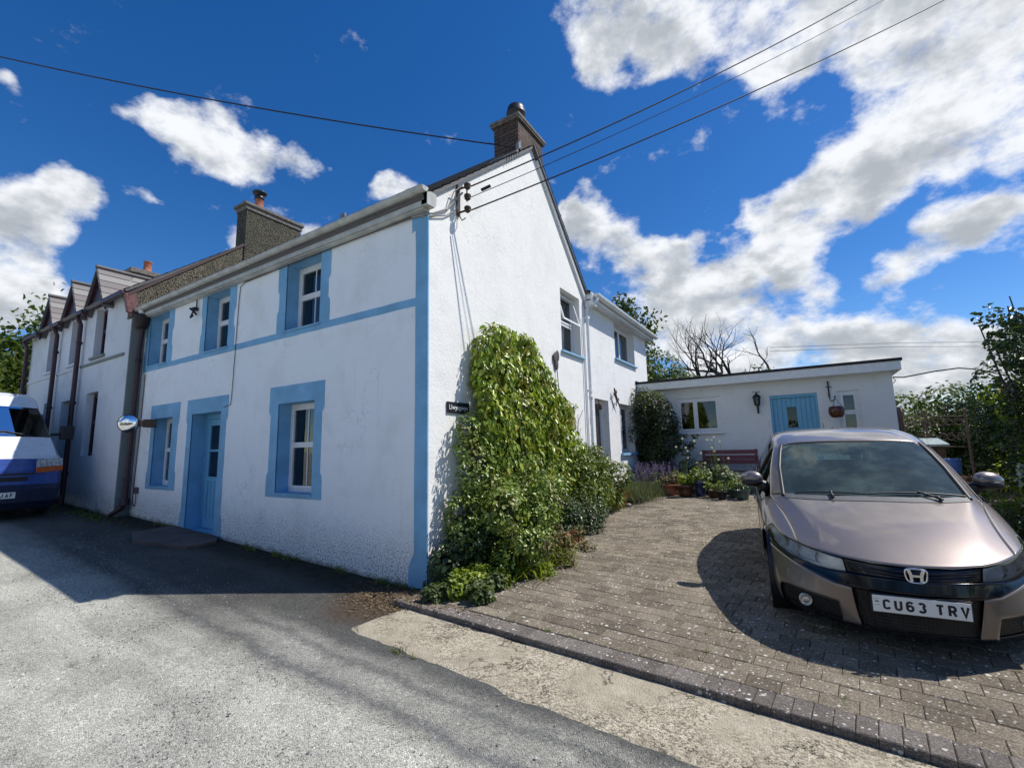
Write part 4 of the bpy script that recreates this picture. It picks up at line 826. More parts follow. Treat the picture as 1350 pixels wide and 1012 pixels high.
# control cage: rows r0..r10 over the top, 6 lines across (0 = centre, 5 = shoulder)
TOP = [
 [(0,.03,.645),(.22,.05,.65),(.40,.12,.662),(.50,.19,.672),(.645,.34,.69),(.775,.60,.715)],
 [(0,.30,.765),(.22,.31,.765),(.40,.35,.76),(.50,.42,.762),(.66,.58,.755),(.835,.83,.752)],
 [(0,.66,.872),(.23,.67,.872),(.44,.70,.862),(.55,.76,.855),(.70,.88,.835),(.882,1.08,.805)],
 [(0,.99,.955),(.26,1.00,.953),(.50,1.06,.945),(.685,1.15,.943),(.79,1.26,.905),(.90,1.36,.865)],
 [(0,1.46,1.20),(.25,1.48,1.195),(.48,1.54,1.185),(.675,1.63,1.16),(.765,1.70,1.125),(.912,1.80,.905)],
 [(0,1.94,1.408),(.24,1.95,1.405),(.46,1.99,1.395),(.625,2.05,1.375),(.70,2.10,1.335),(.912,2.35,.93)],
 [(0,2.50,1.515),(.24,2.50,1.512),(.46,2.51,1.502),(.615,2.54,1.480),(.70,2.58,1.435),(.91,2.90,.95)],
 [(0,3.08,1.525),(.24,3.08,1.522),(.44,3.09,1.512),(.60,3.11,1.49),(.69,3.14,1.44),(.885,3.45,.98)],
 [(0,3.66,1.45),(.22,3.66,1.448),(.42,3.66,1.44),(.56,3.66,1.42),(.64,3.66,1.36),(.86,3.82,1.0)],
 [(0,4.02,1.26),(.20,4.02,1.258),(.38,4.01,1.25),(.50,4.00,1.235),(.575,3.97,1.20),(.80,4.06,1.0)],
 [(0,4.27,.98),(.2,4.265,.98),(.38,4.25,.98),(.50,4.23,.98),(.60,4.20,.98),(.72,4.15,.98)],
]
# perimeter walk from the front centre along the side to the rear centre
PER = [(0, k) for k in range(6)] + [(r, 5) for r in range(1, 11)] + [(10, k) for k in range(4, -1, -1)]
#   lower rows for each perimeter column: H (lamp bottom), M, N, L, B
def low_rows(i):
    F = {0: [(0,-.005,.565),(0,-.03,.475),(0,.0,.32),(0,-.005,.205),(0,.10,.135)],
         1: [(.22,.015,.565),(.22,-.01,.475),(.20,.005,.32),(.19,.02,.20),(.19,.11,.13)],
         2: [(.385,.10,.562),(.36,.065,.462),(.345,.085,.32),(.32,.08,.195),(.33,.15,.13)],
         3: [(.49,.165,.552),(.455,.105,.475),(.44,.10,.34),(.42,.12,.195),(.43,.19,.13)],
         4: [(.645,.30,.553),(.638,.268,.525),(.64,.23,.345),(.61,.26,.195),(.59,.33,.13)],
         5: [(.80,.545,.60),(.805,.52,.585),(.83,.43,.37),(.79,.46,.195),(.75,.51,.13)],
         6: [(.870,.80,.66),(.882,.79,.635),(.895,.72,.42),(.865,.72,.21),(.82,.74,.13)]}
    if i in F: return F[i]
    r, k = PER[i]; x, y, z = TOP[r][k]
    if i <= 15:
        if i == 15: return [(x, y+.02, .80), (x, y+.04, .62), (x, y+.06, .45), (x-.02, y+.04, .28), (x-.06, y-.02, .18)]
        w = max(x, .845) if i < 14 else x
        return [(w+.012, y-.02, z-.13), (w+.012, y, .60 if i < 13 else .64), (w+.006, y, .42), (w-.015, y, .24), (w-.09, y, .15)]
    return [(x, y+.02, .80), (x, y+.05, .60), (x, y+.07, .44), (x, y+.05, .28), (x, y-.03, .18)]
verts, vid = [], {}
def addv(key, co): vid[key] = len(verts); verts.append(co)
for r in range(11):
    for k in range(6): addv(('t', r, k), TOP[r][k])
for i in range(len(PER)):
    for j, co in enumerate(low_rows(i)): addv(('l', j, i), co)
PM = {'paint': 0, 'bonnet': 1, 'wind': 2, 'side': 3, 'lamp': 4, 'grille': 5, 'gblack': 6, 'intake': 7, 'roof': 8, 'rear': 9, 'lip': 10}
faces, fm = [], []
for r in range(10):
    for k in range(5):
        faces.append([vid[('t', r, k)], vid[('t', r, k+1)], vid[('t', r+1, k+1)], vid[('t', r+1, k)]])
        if r < 3: m_ = 'bonnet' if k < 4 else 'paint'
        elif r < 5 and k < 3: m_ = 'wind'
        elif k == 4 and 3 <= r <= 7: m_ = 'side'
        elif r in (9,) and k < 3: m_ = 'rear'
        elif 5 <= r and k < 3: m_ = 'roof'
        else: m_ = 'paint'
        fm.append(PM[m_])
for i in range(len(PER) - 1):
    top = lambda ii: vid[('t',) + PER[ii]]
    for j in range(5):
        a, b = (top(i), top(i+1)) if j == 0 else (vid[('l', j-1, i)], vid[('l', j-1, i+1)])
        c, d = vid[('l', j, i+1)], vid[('l', j, i)]
        faces.append([a, d, c, b]); m_ = 'paint'
        if j == 0: m_ = 'grille' if i < 2 else ('lamp' if i < 6 else 'paint')
        if j == 1: m_ = 'gblack' if i < 6 else 'paint'
        if j == 2: m_ = 'intake' if i < 2 else 'paint'
        if j == 3: m_ = 'intake' if i < 2 or i in (3, 4) else 'paint'
        if j == 4: m_ = 'lip' if i > 8 else 'grille'  # front lip blackened like the grille to paint in shade under the bumper
        fm.append(PM[m_])
bm = bmesh.new(); bvs = [bm.verts.new(v) for v in verts]
lay = bm.edges.layers.float.new('crease_edge')
for f, m_ in zip(faces, fm):
    try: bf = bm.faces.new([bvs[i] for i in f]); bf.material_index = m_
    except ValueError: pass
# mirror the half body across the centre line
geom = bm.verts[:] + bm.edges[:] + bm.faces[:]
bmesh.ops.mirror(bm, geom=geom, axis='X', merge_dist=.0005, matrix=Matrix())
bmesh.ops.recalc_face_normals(bm, faces=bm.faces)
lay = bm.edges.layers.float.get('crease_edge')
def cz(p, q, amt):
    for e in bm.edges:
        a, b = e.verts[0].co, e.verts[1].co
        for s_ in (1, -1):
            P0, Q0 = Vector((p[0]*s_, p[1], p[2])), Vector((q[0]*s_, q[1], q[2]))
            if ((a-P0).length < 1e-3 and (b-Q0).length < 1e-3) or ((b-P0).length < 1e-3 and (a-Q0).length < 1e-3): e[lay] = amt
def line(pts, amt):
    for p, q in zip(pts[:-1], pts[1:]): cz(p, q, amt)
line([TOP[0][k] for k in range(6)], .75); line([TOP[r][3] for r in range(0, 4)], .35); line([TOP[3][k] for k in range(4)], .8); line([TOP[r][3] for r in range(3, 6)], .8); line([TOP[5][k] for k in range(4)], .5)
line([TOP[r][5] for r in range(3, 9)], .6); line([TOP[r][4] for r in range(3, 9)], .5); line([TOP[9][k] for k in range(5)], .8)
for j in (0, 1): line([low_rows(i)[j] for i in range(0, 8)], .55)
line([low_rows(i)[1] for i in range(6, 15)], .5)
for i in (2, 3):
    line([low_rows(i)[j] for j in (1, 2, 3)], .6)
line([low_rows(i)[2] for i in (3, 4, 5)], .7); line([low_rows(i)[3] for i in range(0, 7)], .7); line([low_rows(5)[j] for j in (2, 3)], .6); line([TOP[0][5], low_rows(5)[0]], .3); line([TOP[0][2], low_rows(2)[0]], .5)
cage = bpy.data.meshes.new('cage'); bm.to_mesh(cage); bm.free()
cob = bpy.data.objects.new('cage', cage); sc.collection.objects.link(cob); sm_ = cob.modifiers.new('s', 'SUBSURF'); sm_.levels = 3; sm_.render_levels = 3
dg = bpy.context.evaluated_depsgraph_get(); em = bpy.data.meshes.new_from_object(cob.evaluated_get(dg)); bpy.data.objects.remove(cob)
AX = ((.91, .325), (3.46, .325)); WR = .338
co = np.array([v.co[:] for v in em.vertices]); no = np.array([v.normal[:] for v in em.vertices])
polys = [(list(p.vertices), p.material_index) for p in em.polygons]
keep = []
for vs_, mi in polys:
    c = co[vs_].mean(0); cut = False
    for ay, az in AX:
        if abs(c[0]) > .55 and (c[1]-ay)**2 + (c[2]-az)**2 < WR**2: cut = True
    if c[2] < .14 and .3 < c[1] < 4.0: cut = cut
    if not cut: keep.append((vs_, mi))
for i, c in enumerate(co):       # pull the ragged arch edge onto the circle
    for ay, az in AX:
        if abs(c[0]) > .55:
            d = math.hypot(c[1]-ay, c[2]-az)
            if WR * .80 < d < WR * 1.10: co[i][1] = ay + (c[1]-ay)*WR/d; co[i][2] = az + (c[2]-az)*WR/d
def sub_mesh(name, sel, m_, parent=None, inset=0.0, thick=.0):
    fs = [vs_ for vs_, mi in keep if mi in sel]; used = sorted({v for f in fs for v in f}); mp_ = {v: i for i, v in enumerate(used)}
    me = bpy.data.meshes.new(name); me.from_pydata([tuple(co[v] - no[v] * inset) for v in used], [], [[mp_[v] for v in f] for f in fs])
    me.materials.append(m_); me.polygons.foreach_set('use_smooth', [True] * len(fs)); me.update()
    o = bpy.data.objects.new(name, me); sc.collection.objects.link(o); o.parent = parent or car
    if thick: md = o.modifiers.new('t', 'SOLIDIFY'); md.thickness = thick; md.offset = -1
    return o
body = sub_mesh('body', (0, 8, 10), M_paint, thick=.004); bonnet = sub_mesh('bonnet', (1,), M_paint, inset=.0005, thick=.004)
windscreen = sub_mesh('windscreen', (2,), M_wind, inset=.003); sideg = sub_mesh('side_window', (3,), M_sideglass, inset=.003); rearw = sub_mesh('rear_window', (9,), M_wind, inset=.003)
grille = sub_mesh('grille', (5,), M_gblack, inset=.012, thick=.004); lowp = sub_mesh('front_panel', (6,), M_gblack, thick=.004)
def m_mesh():
    m, t, b, o = mat('black_intake_mesh'); T = NT(t); P = T.n('ShaderNodeTexCoord').outputs['Object']; b.inputs['Roughness'].default_value = .6
    v = T.vor(P, 45, 'Distance', 'F1', .0); c = T.ramp(v, [(.0, (.002,.002,.002)), (.45, (.003,.003,.003)), (.6, (.010,.010,.012))]); T.l(c, b.inputs['Base Color']); T.bump(v, 1, .01, b); return m
intake = sub_mesh('intake', (7,), m_mesh(), inset=.022, thick=.004)
# grille slats, headlamps with reflector bowls
def snap_front(x, z):        # front surface of the car at (x, z)
    best = None; b_ = None
    for i in front_idx:
        d = (co[i][0]-x)**2 + (co[i][2]-z)**2*2
        if best is None or d < best: best = d; b_ = co[i]
    return b_
front_idx = [i for i in range(len(co)) if co[i][1] < .9 and .1 < co[i][2] < .74]
for zz in (.590, .615):
    w = MB(); P_ = [tuple(Vector(snap_front(x, zz)) * 1.0 + Vector((0, -.002, 0))) for x in np.linspace(-.36, .36, 19)]
    P_ = [(x, .004 + (x/.36)**2*.062 , zz + (x/.36)**2*.018) for x in np.linspace(-.34, .34, 19)]
    w.tube(P_, .006, 6); w.build('grille_slat', M_gblack, grille, local=True)
def half(sel, name, m_, side, inset, parent=None):
    fs = [vs_ for vs_, mi in keep if mi in sel and co[vs_].mean(0)[0] * side > 0]; used = sorted({v for f in fs for v in f}); mp_ = {v: i for i, v in enumerate(used)}
    me = bpy.data.meshes.new(name); me.from_pydata([tuple(co[v] - no[v] * inset) for v in used], [], [[mp_[v] for v in f] for f in fs]); me.materials.append(m_)
    me.polygons.foreach_set('use_smooth', [True] * len(fs)); me.update(); o = bpy.data.objects.new(name, me); sc.collection.objects.link(o); o.parent = parent or car; return o
M_refl = simple('lamp_reflector', (.85, .88, .92), .22, 1, var=.5, vs=14)
M_refd = simple('lamp_housing', (.80, .83, .88), .3, .35, var=.3, vs=9)
for s_ in (-1, 1):
    hl = half((4,), 'headlight', M_lens, s_, .001)
    half((4,), 'lamp_housing', M_refd, s_, .035, hl)
    w = MB()
    for (x, y, z, r) in ((.50, .27, .612, .048), (.62, .40, .625, .045), (.70, .53, .655, .036)):
        d = Vector((s_ * .25, -1, 0)).normalized(); MM_ = Matrix.Translation((s_*x, y-.015, z)) @ d.to_track_quat('Z', 'Y').to_matrix().to_4x4()
        b_ = MB(MM_); b_.lathe((0, 0, 0), [(0, -.02), (r*.5, -.018), (r*.85, 0), (r, .018), (r*1.05, .02)], 18); w.v += [v for v in b_.v]; base = len(w.v) - len(b_.v); w.f += [[i+base for i in f] for f in b_.f]; w.m += b_.m; w.sm += b_.sm
    w.build('reflector', M_refl, hl, local=True)
    w = MB(); w.tube([(s_*.44, .20, .578), (s_*.55, .275, .572), (s_*.66, .40, .578), (s_*.75, .56, .612)], .007, 6); w.build('light_strip', simple('lamp_strip', (.55, .58, .62), .2, var=.1), hl, local=True)
    # fog lamp
    w = MB(); w.lathe((s_*.64, .262, .275), [(0, -.012), (.02, -.012), (.034, -.006), (.038, -.012), (.044, -.012), (.046, .03)], 20, 0, 'Y'); w.build('fog_light', simple('fog_lens', (.5, .5, .5), .15, .6, var=.2), car, local=True)
    # door mirror
    w = MB(); w.ball((s_*.955, 1.56, 1.055), 1, 0, 3, 0, (.112, .082, .076)); 
    vs_ = [Vector(v) for v in w.v]
    for i, v in enumerate(vs_):
        t_ = (v.x*s_ - .84) / .25; v.z = 1.055 + (v.z - 1.055) * (1.0 + .15 * (.5 - t_)) - .012 * t_; v.y = v.y + .05 * t_
        if v.y > 1.59 + .05*t_: v.y = 1.59 + .05*t_ + (v.y - 1.59 - .05*t_) * .15
        w.v[i] = tuple(v)
    mm_ = w.build('door_mirror', M_paint, car, local=True)
    w = MB(); w.ball((s_*.945, 1.56, 1.015), 1, 0, 2, 0, (.108, .078, .05)); w.tube([(s_*.82, 1.60, .95), (s_*.87, 1.58, .99), (s_*.93, 1.57, 1.02)], [.075, .05, .045], 10); w.build('mirror_base', M_black, mm_, local=True)
    w = MB(); w.lathe((s_*.965, 1.615, 1.06), [(0, 0), (.05, 0), (.06, .0)], 16, 0, 'Y'); w.build('mirror_glass', M_mirror, mm_, local=True)
# seams drawn as real gaps: thin dark rubber beads
def bead(pts, r=.003, name='panel_gap', m_=None, par=None):
    w = MB(); w.tube(pts, r, 6); return w.build(name, m_ or M_black, par or body, local=True)
vpos = {}
tree_pts = co
def surf(p, lift=.0):
    d = ((co - np.array(p))**2).sum(1); i = int(d.argmin()); return tuple(Vector(co[i]) + Vector(no[i]) * lift)
def resurf(pts, n=40, lift=.001):
    from mathutils.bvhtree import BVHTree
    out_ = []
    for a, b in zip(pts[:-1], pts[1:]):
        for k in range(n // (len(pts)-1)):
            p = Vector(a).lerp(Vector(b), k / (n // (len(pts)-1))); q = bvh.find_nearest(p); out_.append(tuple(q[0] + q[1] * lift))
    q = bvh.find_nearest(Vector(pts[-1])); out_.append(tuple(q[0] + q[1] * lift)); return out_
from mathutils.bvhtree import BVHTree
bvh = BVHTree.FromPolygons([tuple(c) for c in co], [f for f, m_ in polys])
bead(resurf([(-TOP[0][k][0], TOP[0][k][1]+.006, TOP[0][k][2]) for k in range(5, 0, -1)] + [(TOP[0][k][0], TOP[0][k][1]+.006, TOP[0][k][2]) for k in range(0, 6)], 80, 0), .0035)
for s_ in (-1, 1):
    bead(resurf([(s_*TOP[r][4][0], TOP[r][4][1], TOP[r][4][2]) for r in range(0, 4)], 30, -.001), .003)
    bead(resurf([(s_*.875, 1.45, .86), (s_*.90, 1.42, .70), (s_*.89, 1.42, .45), (s_*.86, 1.45, .25)], 24, 0), .003); bead(resurf([(s_*.90, 2.45, .93), (s_*.90, 2.45, .6), (s_*.88, 2.45, .25)], 20, 0), .003)
    bead(resurf([(s_*.885, 1.36, .865), (s_*.892, 1.8, .905), (s_*.895, 2.35, .93), (s_*.895, 2.9, .95), (s_*.885, 3.45, .98)], 30, .002), .007, 'window_trim', M_black)
    bead(resurf([(s_*TOP[r][4][0], TOP[r][4][1], TOP[r][4][2]) for r in range(3, 9)], 40, .001), .007, 'roof_trim', M_black)
    bead(resurf([(s_*TOP[r][3][0], TOP[r][3][1], TOP[r][3][2]) for r in range(3, 6)], 30, .0), .019, 'windscreen_trim', M_black, windscreen)
    bead(resurf([(s_*.70, 2.10, 1.335), (s_*.75, 2.16, 1.2), (s_*.86, 2.25, .95)], 12, .002), .018, 'door_pillar', M_black)
    bead(resurf([(s_*.90, 1.75, .80), (s_*.905, 1.95, .81)], 6, .02), .01, 'door_handle', M_paint)
bead(resurf([(-TOP[5][k][0], TOP[5][k][1], TOP[5][k][2]) for k in (3, 2, 1)] + [(TOP[5][k][0], TOP[5][k][1], TOP[5][k][2]) for k in range(4)], 40, -.003), .008, 'windscreen_trim', M_black, windscreen)
# cowl panel and wipers
w = MB(); C0 = [(-TOP[3][k][0], TOP[3][k][1], TOP[3][k][2]) for k in (3, 2, 1)] + [TOP[3][k] for k in range(4)]
pa, pb = resurf([(x*.985, y-.055, z-.01) for x, y, z in C0], 48, .004), resurf([(x*.985, y+.025, z+.008) for x, y, z in C0], 48, .007)
n_ = len(pa); w.add(pa + pb, [(i, i+1, n_+i+1, n_+i) for i in range(n_-1)], 0, True); w.build('cowl', M_cowl, car, local=True)
for k in range(9): x = -.5 + k*.125; w = None
def wiper(pv, tip0, tip1, nm='wiper'):
    w = MB(); q = resurf([tip0, tip1], 24, .014); w.tube(q, .007, 6); md = q[len(q)//2]; a = resurf([pv, tuple(Vector(pv).lerp(Vector(md), .5)), md], 12, .028); a[0] = tuple(Vector(a[0]) - Vector((0, 0, .015))); w.tube(a, [.014]*3 + [.009]*(len(a)-3), 8); w.lathe(a[0], [(0, .0), (.016, .0), (.018, .012), (0, .016)], 10); w.build(nm, M_black, car, local=True)
wiper((.46, 1.02, .955), (.66, 1.16, .96), (-.02, 1.04, .975)); wiper((-.30, 1.0, .955), (-.02, 1.03, .972), (-.58, 1.13, .965))
# number plate, its letters as flat strokes of even width
def arc(cx, cy, rx, ry, a0, a1, n=9): return [(cx + rx*math.cos(math.radians(a0+(a1-a0)*i/n)), cy + ry*math.sin(math.radians(a0+(a1-a0)*i/n))) for i in range(n+1)]
GLY = {'C': [arc(.5, .72, .42, .20, 10, 180) + arc(.5, .28, .42, .20, 180, 350)], 'U': [[(.08, .96)] + arc(.5, .28, .42, .22, 180, 360) + [(.92, .96)]],
 '6': [arc(.5, .72, .42, .21, 25, 180) + arc(.5, .29, .42, .23, 180, 360) + arc(.5, .36, .42, .21, 0, 165)], '3': [arc(.48, .73, .40, .20, 155, -75), arc(.48, .28, .43, .23, 75, -155)],
 'T': [[(0, .92), (1, .92)], [(.5, .86), (.5, .0)]], 'R': [[(.08, 0), (.08, .93), (.55, .93)] + arc(.58, .70, .32, .23, 90, -90) + [(.08, .47)], [(.55, .44), (.92, 0)]], 'V': [[(.04, 1), (.5, .04), (.96, 1)]],
 'J': [[(.75, .96), (.75, .28)] + arc(.42, .27, .33, .22, 0, -180)], 'A': [[(.02, 0), (.5, .97), (.98, 0)], [(.18, .30), (.82, .30)]], 'F': [[(.08, 0), (.08, .93), (.95, .93)], [(.08, .50), (.80, .50)]]}
def plate_text(s_, x, zc, par, cw=.0505, chh=.079, st=.0150, gap=.0125, place=None):
    place = place or (lambda a, b, d: (a, -.0385 - d, b))
    for ch_ in s_:
        if ch_ == ' ': x += .030; continue
        w = MB()
        for li, ln in enumerate(GLY[ch_]):
            P2 = [Vector((x + st/2 + a*(cw-st), zc - chh/2 + st/2 + b*(chh-st))) for a, b in ln]; V = []
            for i, p in enumerate(P2):
                d0_ = (P2[i] - P2[i-1]).normalized() if i else (P2[1] - P2[0]).normalized(); d1_ = (P2[i+1] - P2[i]).normalized() if i < len(P2)-1 else d0_
                t = (d0_ + d1_).normalized(); n2 = Vector((-t.y, t.x)); k = st/2 / max(.5, n2.dot(Vector((-d0_.y, d0_.x)))); e_ = t*(st/2 if ch_ in 'TF' and False else 0)
                V += [place(*(p + n2*k), .0006 + .0002*li), place(*(p - n2*k), .0006 + .0002*li)]
            w.add(V, [(2*i, 2*i+2, 2*i+3, 2*i+1) for i in range(len(P2)-1)])
        w.build('character', M_ink, par, local=True, fixn=False); x += cw + gap
# number plate
w = MB(); w.box(-.26, .26, -.038, -.032, .35, .461, 0, .003); PLt = Matrix.Rotation(0, 4, 'X'); np_ = w.build('number_plate', simple('plate_white', (.78, .79, .76), .35, var=.04, vs=3), car, local=True)
w = MB(); w.box(-.27, .27, -.032, .01, .342, .469, 0, .004); w.build('plate_holder', M_black, np_, local=True)
plate_text('CU63 TRV', -.207, .404, np_)
w = MB(); w.box(-.249, -.222, -.0386, -.0378, .435, .437); w.box(-.249, -.222, -.0386, -.0378, .395, .397); w.box(-.246, -.225, -.0387, -.0378, .415, .424); w.build('plate_mark', simple('plate_green', (.05, .14, .07), .5), np_, local=True)
# bonnet badge: chrome frame with an H
w = MB(); R_ = []; hw, hh_ = .058, .046
for k in range(40):
    q = 2*PI*k/40; cx_, sx_ = math.cos(q), math.sin(q); x = hw*math.copysign(abs(cx_)**.55, cx_); z = hh_*math.copysign(abs(sx_)**.55, sx_); x *= 1 + .10*(z/hh_); R_.append((x, -.022, .607 + z))
R_.append(R_[0]); w.tube(R_, .0058, 8, 0, False)
for s_ in (-1, 1): w.prism([(s_*.050, .645), (s_*.030, .645), (s_*.020, .616), (s_*.020, .600), (s_*.018, .567), (s_*.036, .567), (s_*.036, .60)], -.024, -.014, lambda a, b, t: (a, t, b))
w.box(-.026, .026, -.023, -.014, .598, .612); bdg = w.build('badge', M_chrome, car, local=True)
# wheels
for ax_i, (ay, az) in enumerate(AX):
    for s_ in (-1, 1):
        w = MB(); w.lathe((s_*.735, ay, az-.01), [(.20, -.10*s_), (.27, -.105*s_), (.303, -.09*s_), (.310, -.05*s_), (.310, .05*s_), (.296, .09*s_), (.265, .107*s_), (.21, .10*s_)], 40, 0, 'X'); wh = w.build('wheel', M_rubber, car, local=True)
        w = MB(); w.lathe((s_*.735, ay, az-.01), [(.0, .05*s_), (.03, .07*s_), (.06, .068*s_), (.06, .04*s_), (.07, -.02*s_), (.18, -.02*s_), (.195, .06*s_), (.212, .10*s_), (.212, .08*s_)], 32, 0, 'X')
        for k in range(10):
            q = 2*PI*k/10; a = Vector((s_*.835, ay + .05*math.cos(q), az-.01+.05*math.sin(q))); b = Vector((s_*.855, ay + .205*math.cos(q), az-.01+.205*math.sin(q))); w.tube([tuple(a), tuple(b)], [.016, .012], 6)
        w.build('rim', simple('alloy', (.35, .35, .36), .3, .9, var=.1), wh, local=True)
        w = MB(); w.lathe((s_*.60, ay, az), [(.0, 0), (WR+.02, .0), (WR+.02, .27*s_)], 36, 0, 'X'); w.build('wheel_arch', M_black, wh, local=True)
# floor pan, dash, seats, steering wheel
w = MB(); w.box(-.60, .60, .30, 4.0, .17, .20); w.box(-.80, .80, 1.25, 3.0, .17, .20); w.build('floor_pan', M_black, car, local=True)
w = MB(); w.box(-.70, .70, 1.10, 1.48, .70, .90, 0, .04); w.box(-.62, -.15, 1.35, 1.55, .85, .97, 0, .04); w.build('dashboard', simple('dash_plastic', (.035, .04, .04), .55, var=.2), car, local=True)
w = MB(); R_ = [(-.38 + .17*math.cos(q), 1.62 + .05*math.sin(q), .93 + .165*math.sin(q)) for q in np.linspace(0, 2*PI, 30)]; w.tube(R_, .014, 8, 0, False); w.ball((-.38, 1.61, .93), .055, 0, 2); w.tube([(-.53, 1.62, .93), (-.23, 1.62, .93)], .014, 6); w.build('steering_wheel', M_black, car, local=True)
for s_ in (-1, 1):
    w = MB(); w.box(s_*.37-.24, s_*.37+.24, 1.95, 2.45, .35, .55, 0, .06); w.box(s_*.37-.23, s_*.37+.23, 2.38, 2.55, .5, 1.10, 0, .06); w.box(s_*.37-.12, s_*.37+.12, 2.42, 2.52, 1.13, 1.30, 0, .04); w.build('front_seat', simple('seat_cloth', (.03, .03, .032), .9), car, local=True)
w = MB(); w.box(-.6, .6, 3.2, 3.4, .5, 1.05, 0, .06); w.build('rear_seat', M_dark, car, local=True)
w = MB(); w.box(-.11, .11, 1.93, 1.96, 1.26, 1.32, 0, .012); w.build('rear_view_mirror', M_black, car, local=True)
w = MB(); w.tube([(-.0, 3.55, 1.42), (.0, 3.66, 1.56)], [.008, .004], 6); w.build('aerial', M_black, car, local=True)

# ------------------------------------------------------------------ the white and blue van
van = thing('parked_van', 'white van with blue lower front parked by the terrace houses', 'van', (-9.25, -1.86, ground_z(-9.6, -1.8)))
M_vw = simple('van_white', (.72, .74, .76), .35, var=.05, coat=.6); M_vb = simple('van_blue', (.025, .07, .30), .3, var=.15, coat=.6); M_vn = simple('van_navy_bumper', (.012, .018, .05), .5, var=.3)
# profile: back distance, height, half width, material (for the strip above this point)
VP = [(.10, .20, .86, 2), (-.02, .34, .90, 2), (-.04, .58, .92, 2), (.04, .66, .93, 1), (.05, .92, .93, 1), (.10, 1.14, .93, 0), (.24, 1.20, .93, 0), (.62, 1.52, .92, 0), (.66, 1.56, .91, 3), (1.22, 2.14, .82, 3), (1.27, 2.18, .81, 0), (1.50, 2.40, .80, 0), (1.95, 2.50, .80, 0), (5.0, 2.50, .80, 0), (5.1, 2.42, .80, 0), (5.12, .40, .92, 0)]
def vpt(b, z, y): return (-b, y, z)
w = {k: MB() for k in (0, 1, 2, 3)}
LT = (-1, -.93, -.72, -.36, 0, .36, .72, .93, 1)
def vco(p, l): bow = .10 * (abs(l) ** 2.6) + (.10 if abs(l) == 1 else 0); return (-(p[0] + bow * (1 if p[0] < 4 else -.3)), p[2]*l, p[1] - (.05 if abs(l) == 1 and p[1] > 1.2 else 0) - .02*l*l)
for i in range(len(VP) - 1):
    a, b = VP[i], VP[i+1]; k = a[3]
    for j in range(len(LT) - 1):
        kk = k if not (k == 3 and j in (0, 7)) else 0
        w[kk].add([vco(a, LT[j]), vco(a, LT[j+1]), vco(b, LT[j+1]), vco(b, LT[j])], [(0, 1, 2, 3)], 0, k != 1)
for sgn in (-1, 1):
    low = [vco(p, sgn) for p in VP]; base = [(-max(.35, -v[0]), sgn*.93, .95) if False else v for v in low]
    side = MB(); pts = low + [(-5.0, sgn*.90, .25)]
    side.add(pts, [tuple(range(len(pts)))], 0); w[0].v += side.v; bb = len(w[0].v) - len(pts); w[0].f.append([bb+i for i in range(len(pts))]); w[0].m.append(0); w[0].sm.append(False)
w[0].build('body', M_vw, van, local=True); w[1].build('front_panel', M_vb, van, local=True); w[2].build('bumper', M_vn, van, local=True); w[3].build('windscreen', M_vglass, van, local=True)
q = MB(); q.box(-.075, -.04, -.42, .42, .72, .80); q.box(-.065, -.03, -.5, .5, .84, .87); q.build('grille', M_black, van, local=True)
for sgn in (-1, 1):
    q = MB(); q.add([(-.055-.0, sgn*.52, .97), (-.055-.17, sgn*.925, .99), (-.055-.20, sgn*.925, 1.13), (-.075, sgn*.52, 1.12)], [(0, 1, 2, 3)]); q.M = Matrix(); hl = q.build('headlight', simple('van_lamp', (.45, .48, .50), .15, .5, var=.5, vs=20), van, local=True); hl.location.x = .035; md = hl.modifiers.new('s', 'SOLIDIFY'); md.thickness = .04; md.offset = 0
    q = MB(); q.add([(-.045, sgn*.52, .87), (-.045-.18, sgn*.93, .89), (-.055-.17, sgn*.93, .985), (-.055, sgn*.52, .965)], [(0, 1, 2, 3)]); o_ = q.build('indicator', simple('orange_lens', (.55, .10, .01), .25, var=.2), van, local=True); o_.location.x = .04; md = o_.modifiers.new('s', 'SOLIDIFY'); md.thickness = .04; md.offset = 0
    q = MB(); q.box(-.98, -.86, sgn*1.04, sgn*1.26, 1.50, 1.80, 0, .03); q.tube([(-.95, sgn*.90, 1.60), (-.93, sgn*1.08, 1.62)], .03, 8); q.build('wing_mirror', M_black, van, local=True)
    q = MB(); q.add([(-.93, sgn*.925, 1.45), (-1.95, sgn*.93, 1.42), (-1.95, sgn*.86, 2.05), (-1.40, sgn*.86, 2.05)], [(0, 1, 2, 3)]); q.build('side_window', M_sideglass, van, local=True)
    for bx_ in (.85, 4.1):
        q = MB(); q.lathe((-bx_, sgn*.84, .32), [(0, -.12*sgn), (.25, -.12*sgn), (.32, -.08*sgn), (.32, .07*sgn), (.27, .10*sgn), (0, .09*sgn)], 28, 0, 'Y'); q.build('wheel', M_rubber, van, local=True)
q = MB(); q.tube([(-.66, .55, 1.57), (-.74, .2, 1.66), (-.73, -.15, 1.66)], .012, 6); q.build('wiper', M_black, van, local=True)
q = MB(); q.tube([(-.66, -.2, 1.57), (-.74, -.5, 1.66), (-.78, -.72, 1.66)], .012, 6); q.build('wiper', M_black, van, local=True)
q = MB(); q.box(-3.9, -.6, -.8, .8, .4, .45); q.box(-1.05, -.75, -.8, .8, .9, 1.42); q.box(-2.0, -1.85, -.75, .75, .5, 2.0); q.box(-1.85, -1.5, -.7, -.15, .5, 1.6, 0, .05); q.box(-1.85, -1.5, .15, .7, .5, 1.6, 0, .05); q.build('cab_interior', simple('cab_trim', (.06, .06, .06), .9), van, local=True)
q = MB(); q.box(.044, .052, -.26, .26, .42, .531, 0, .002); vp_ = q.build('number_plate', simple('van_plate', (.78, .78, .74), .4, var=.04), van, local=True)
plate_text('JAF', .06, .476, vp_, place=lambda a, b, d: (.0525 + d, a, b))
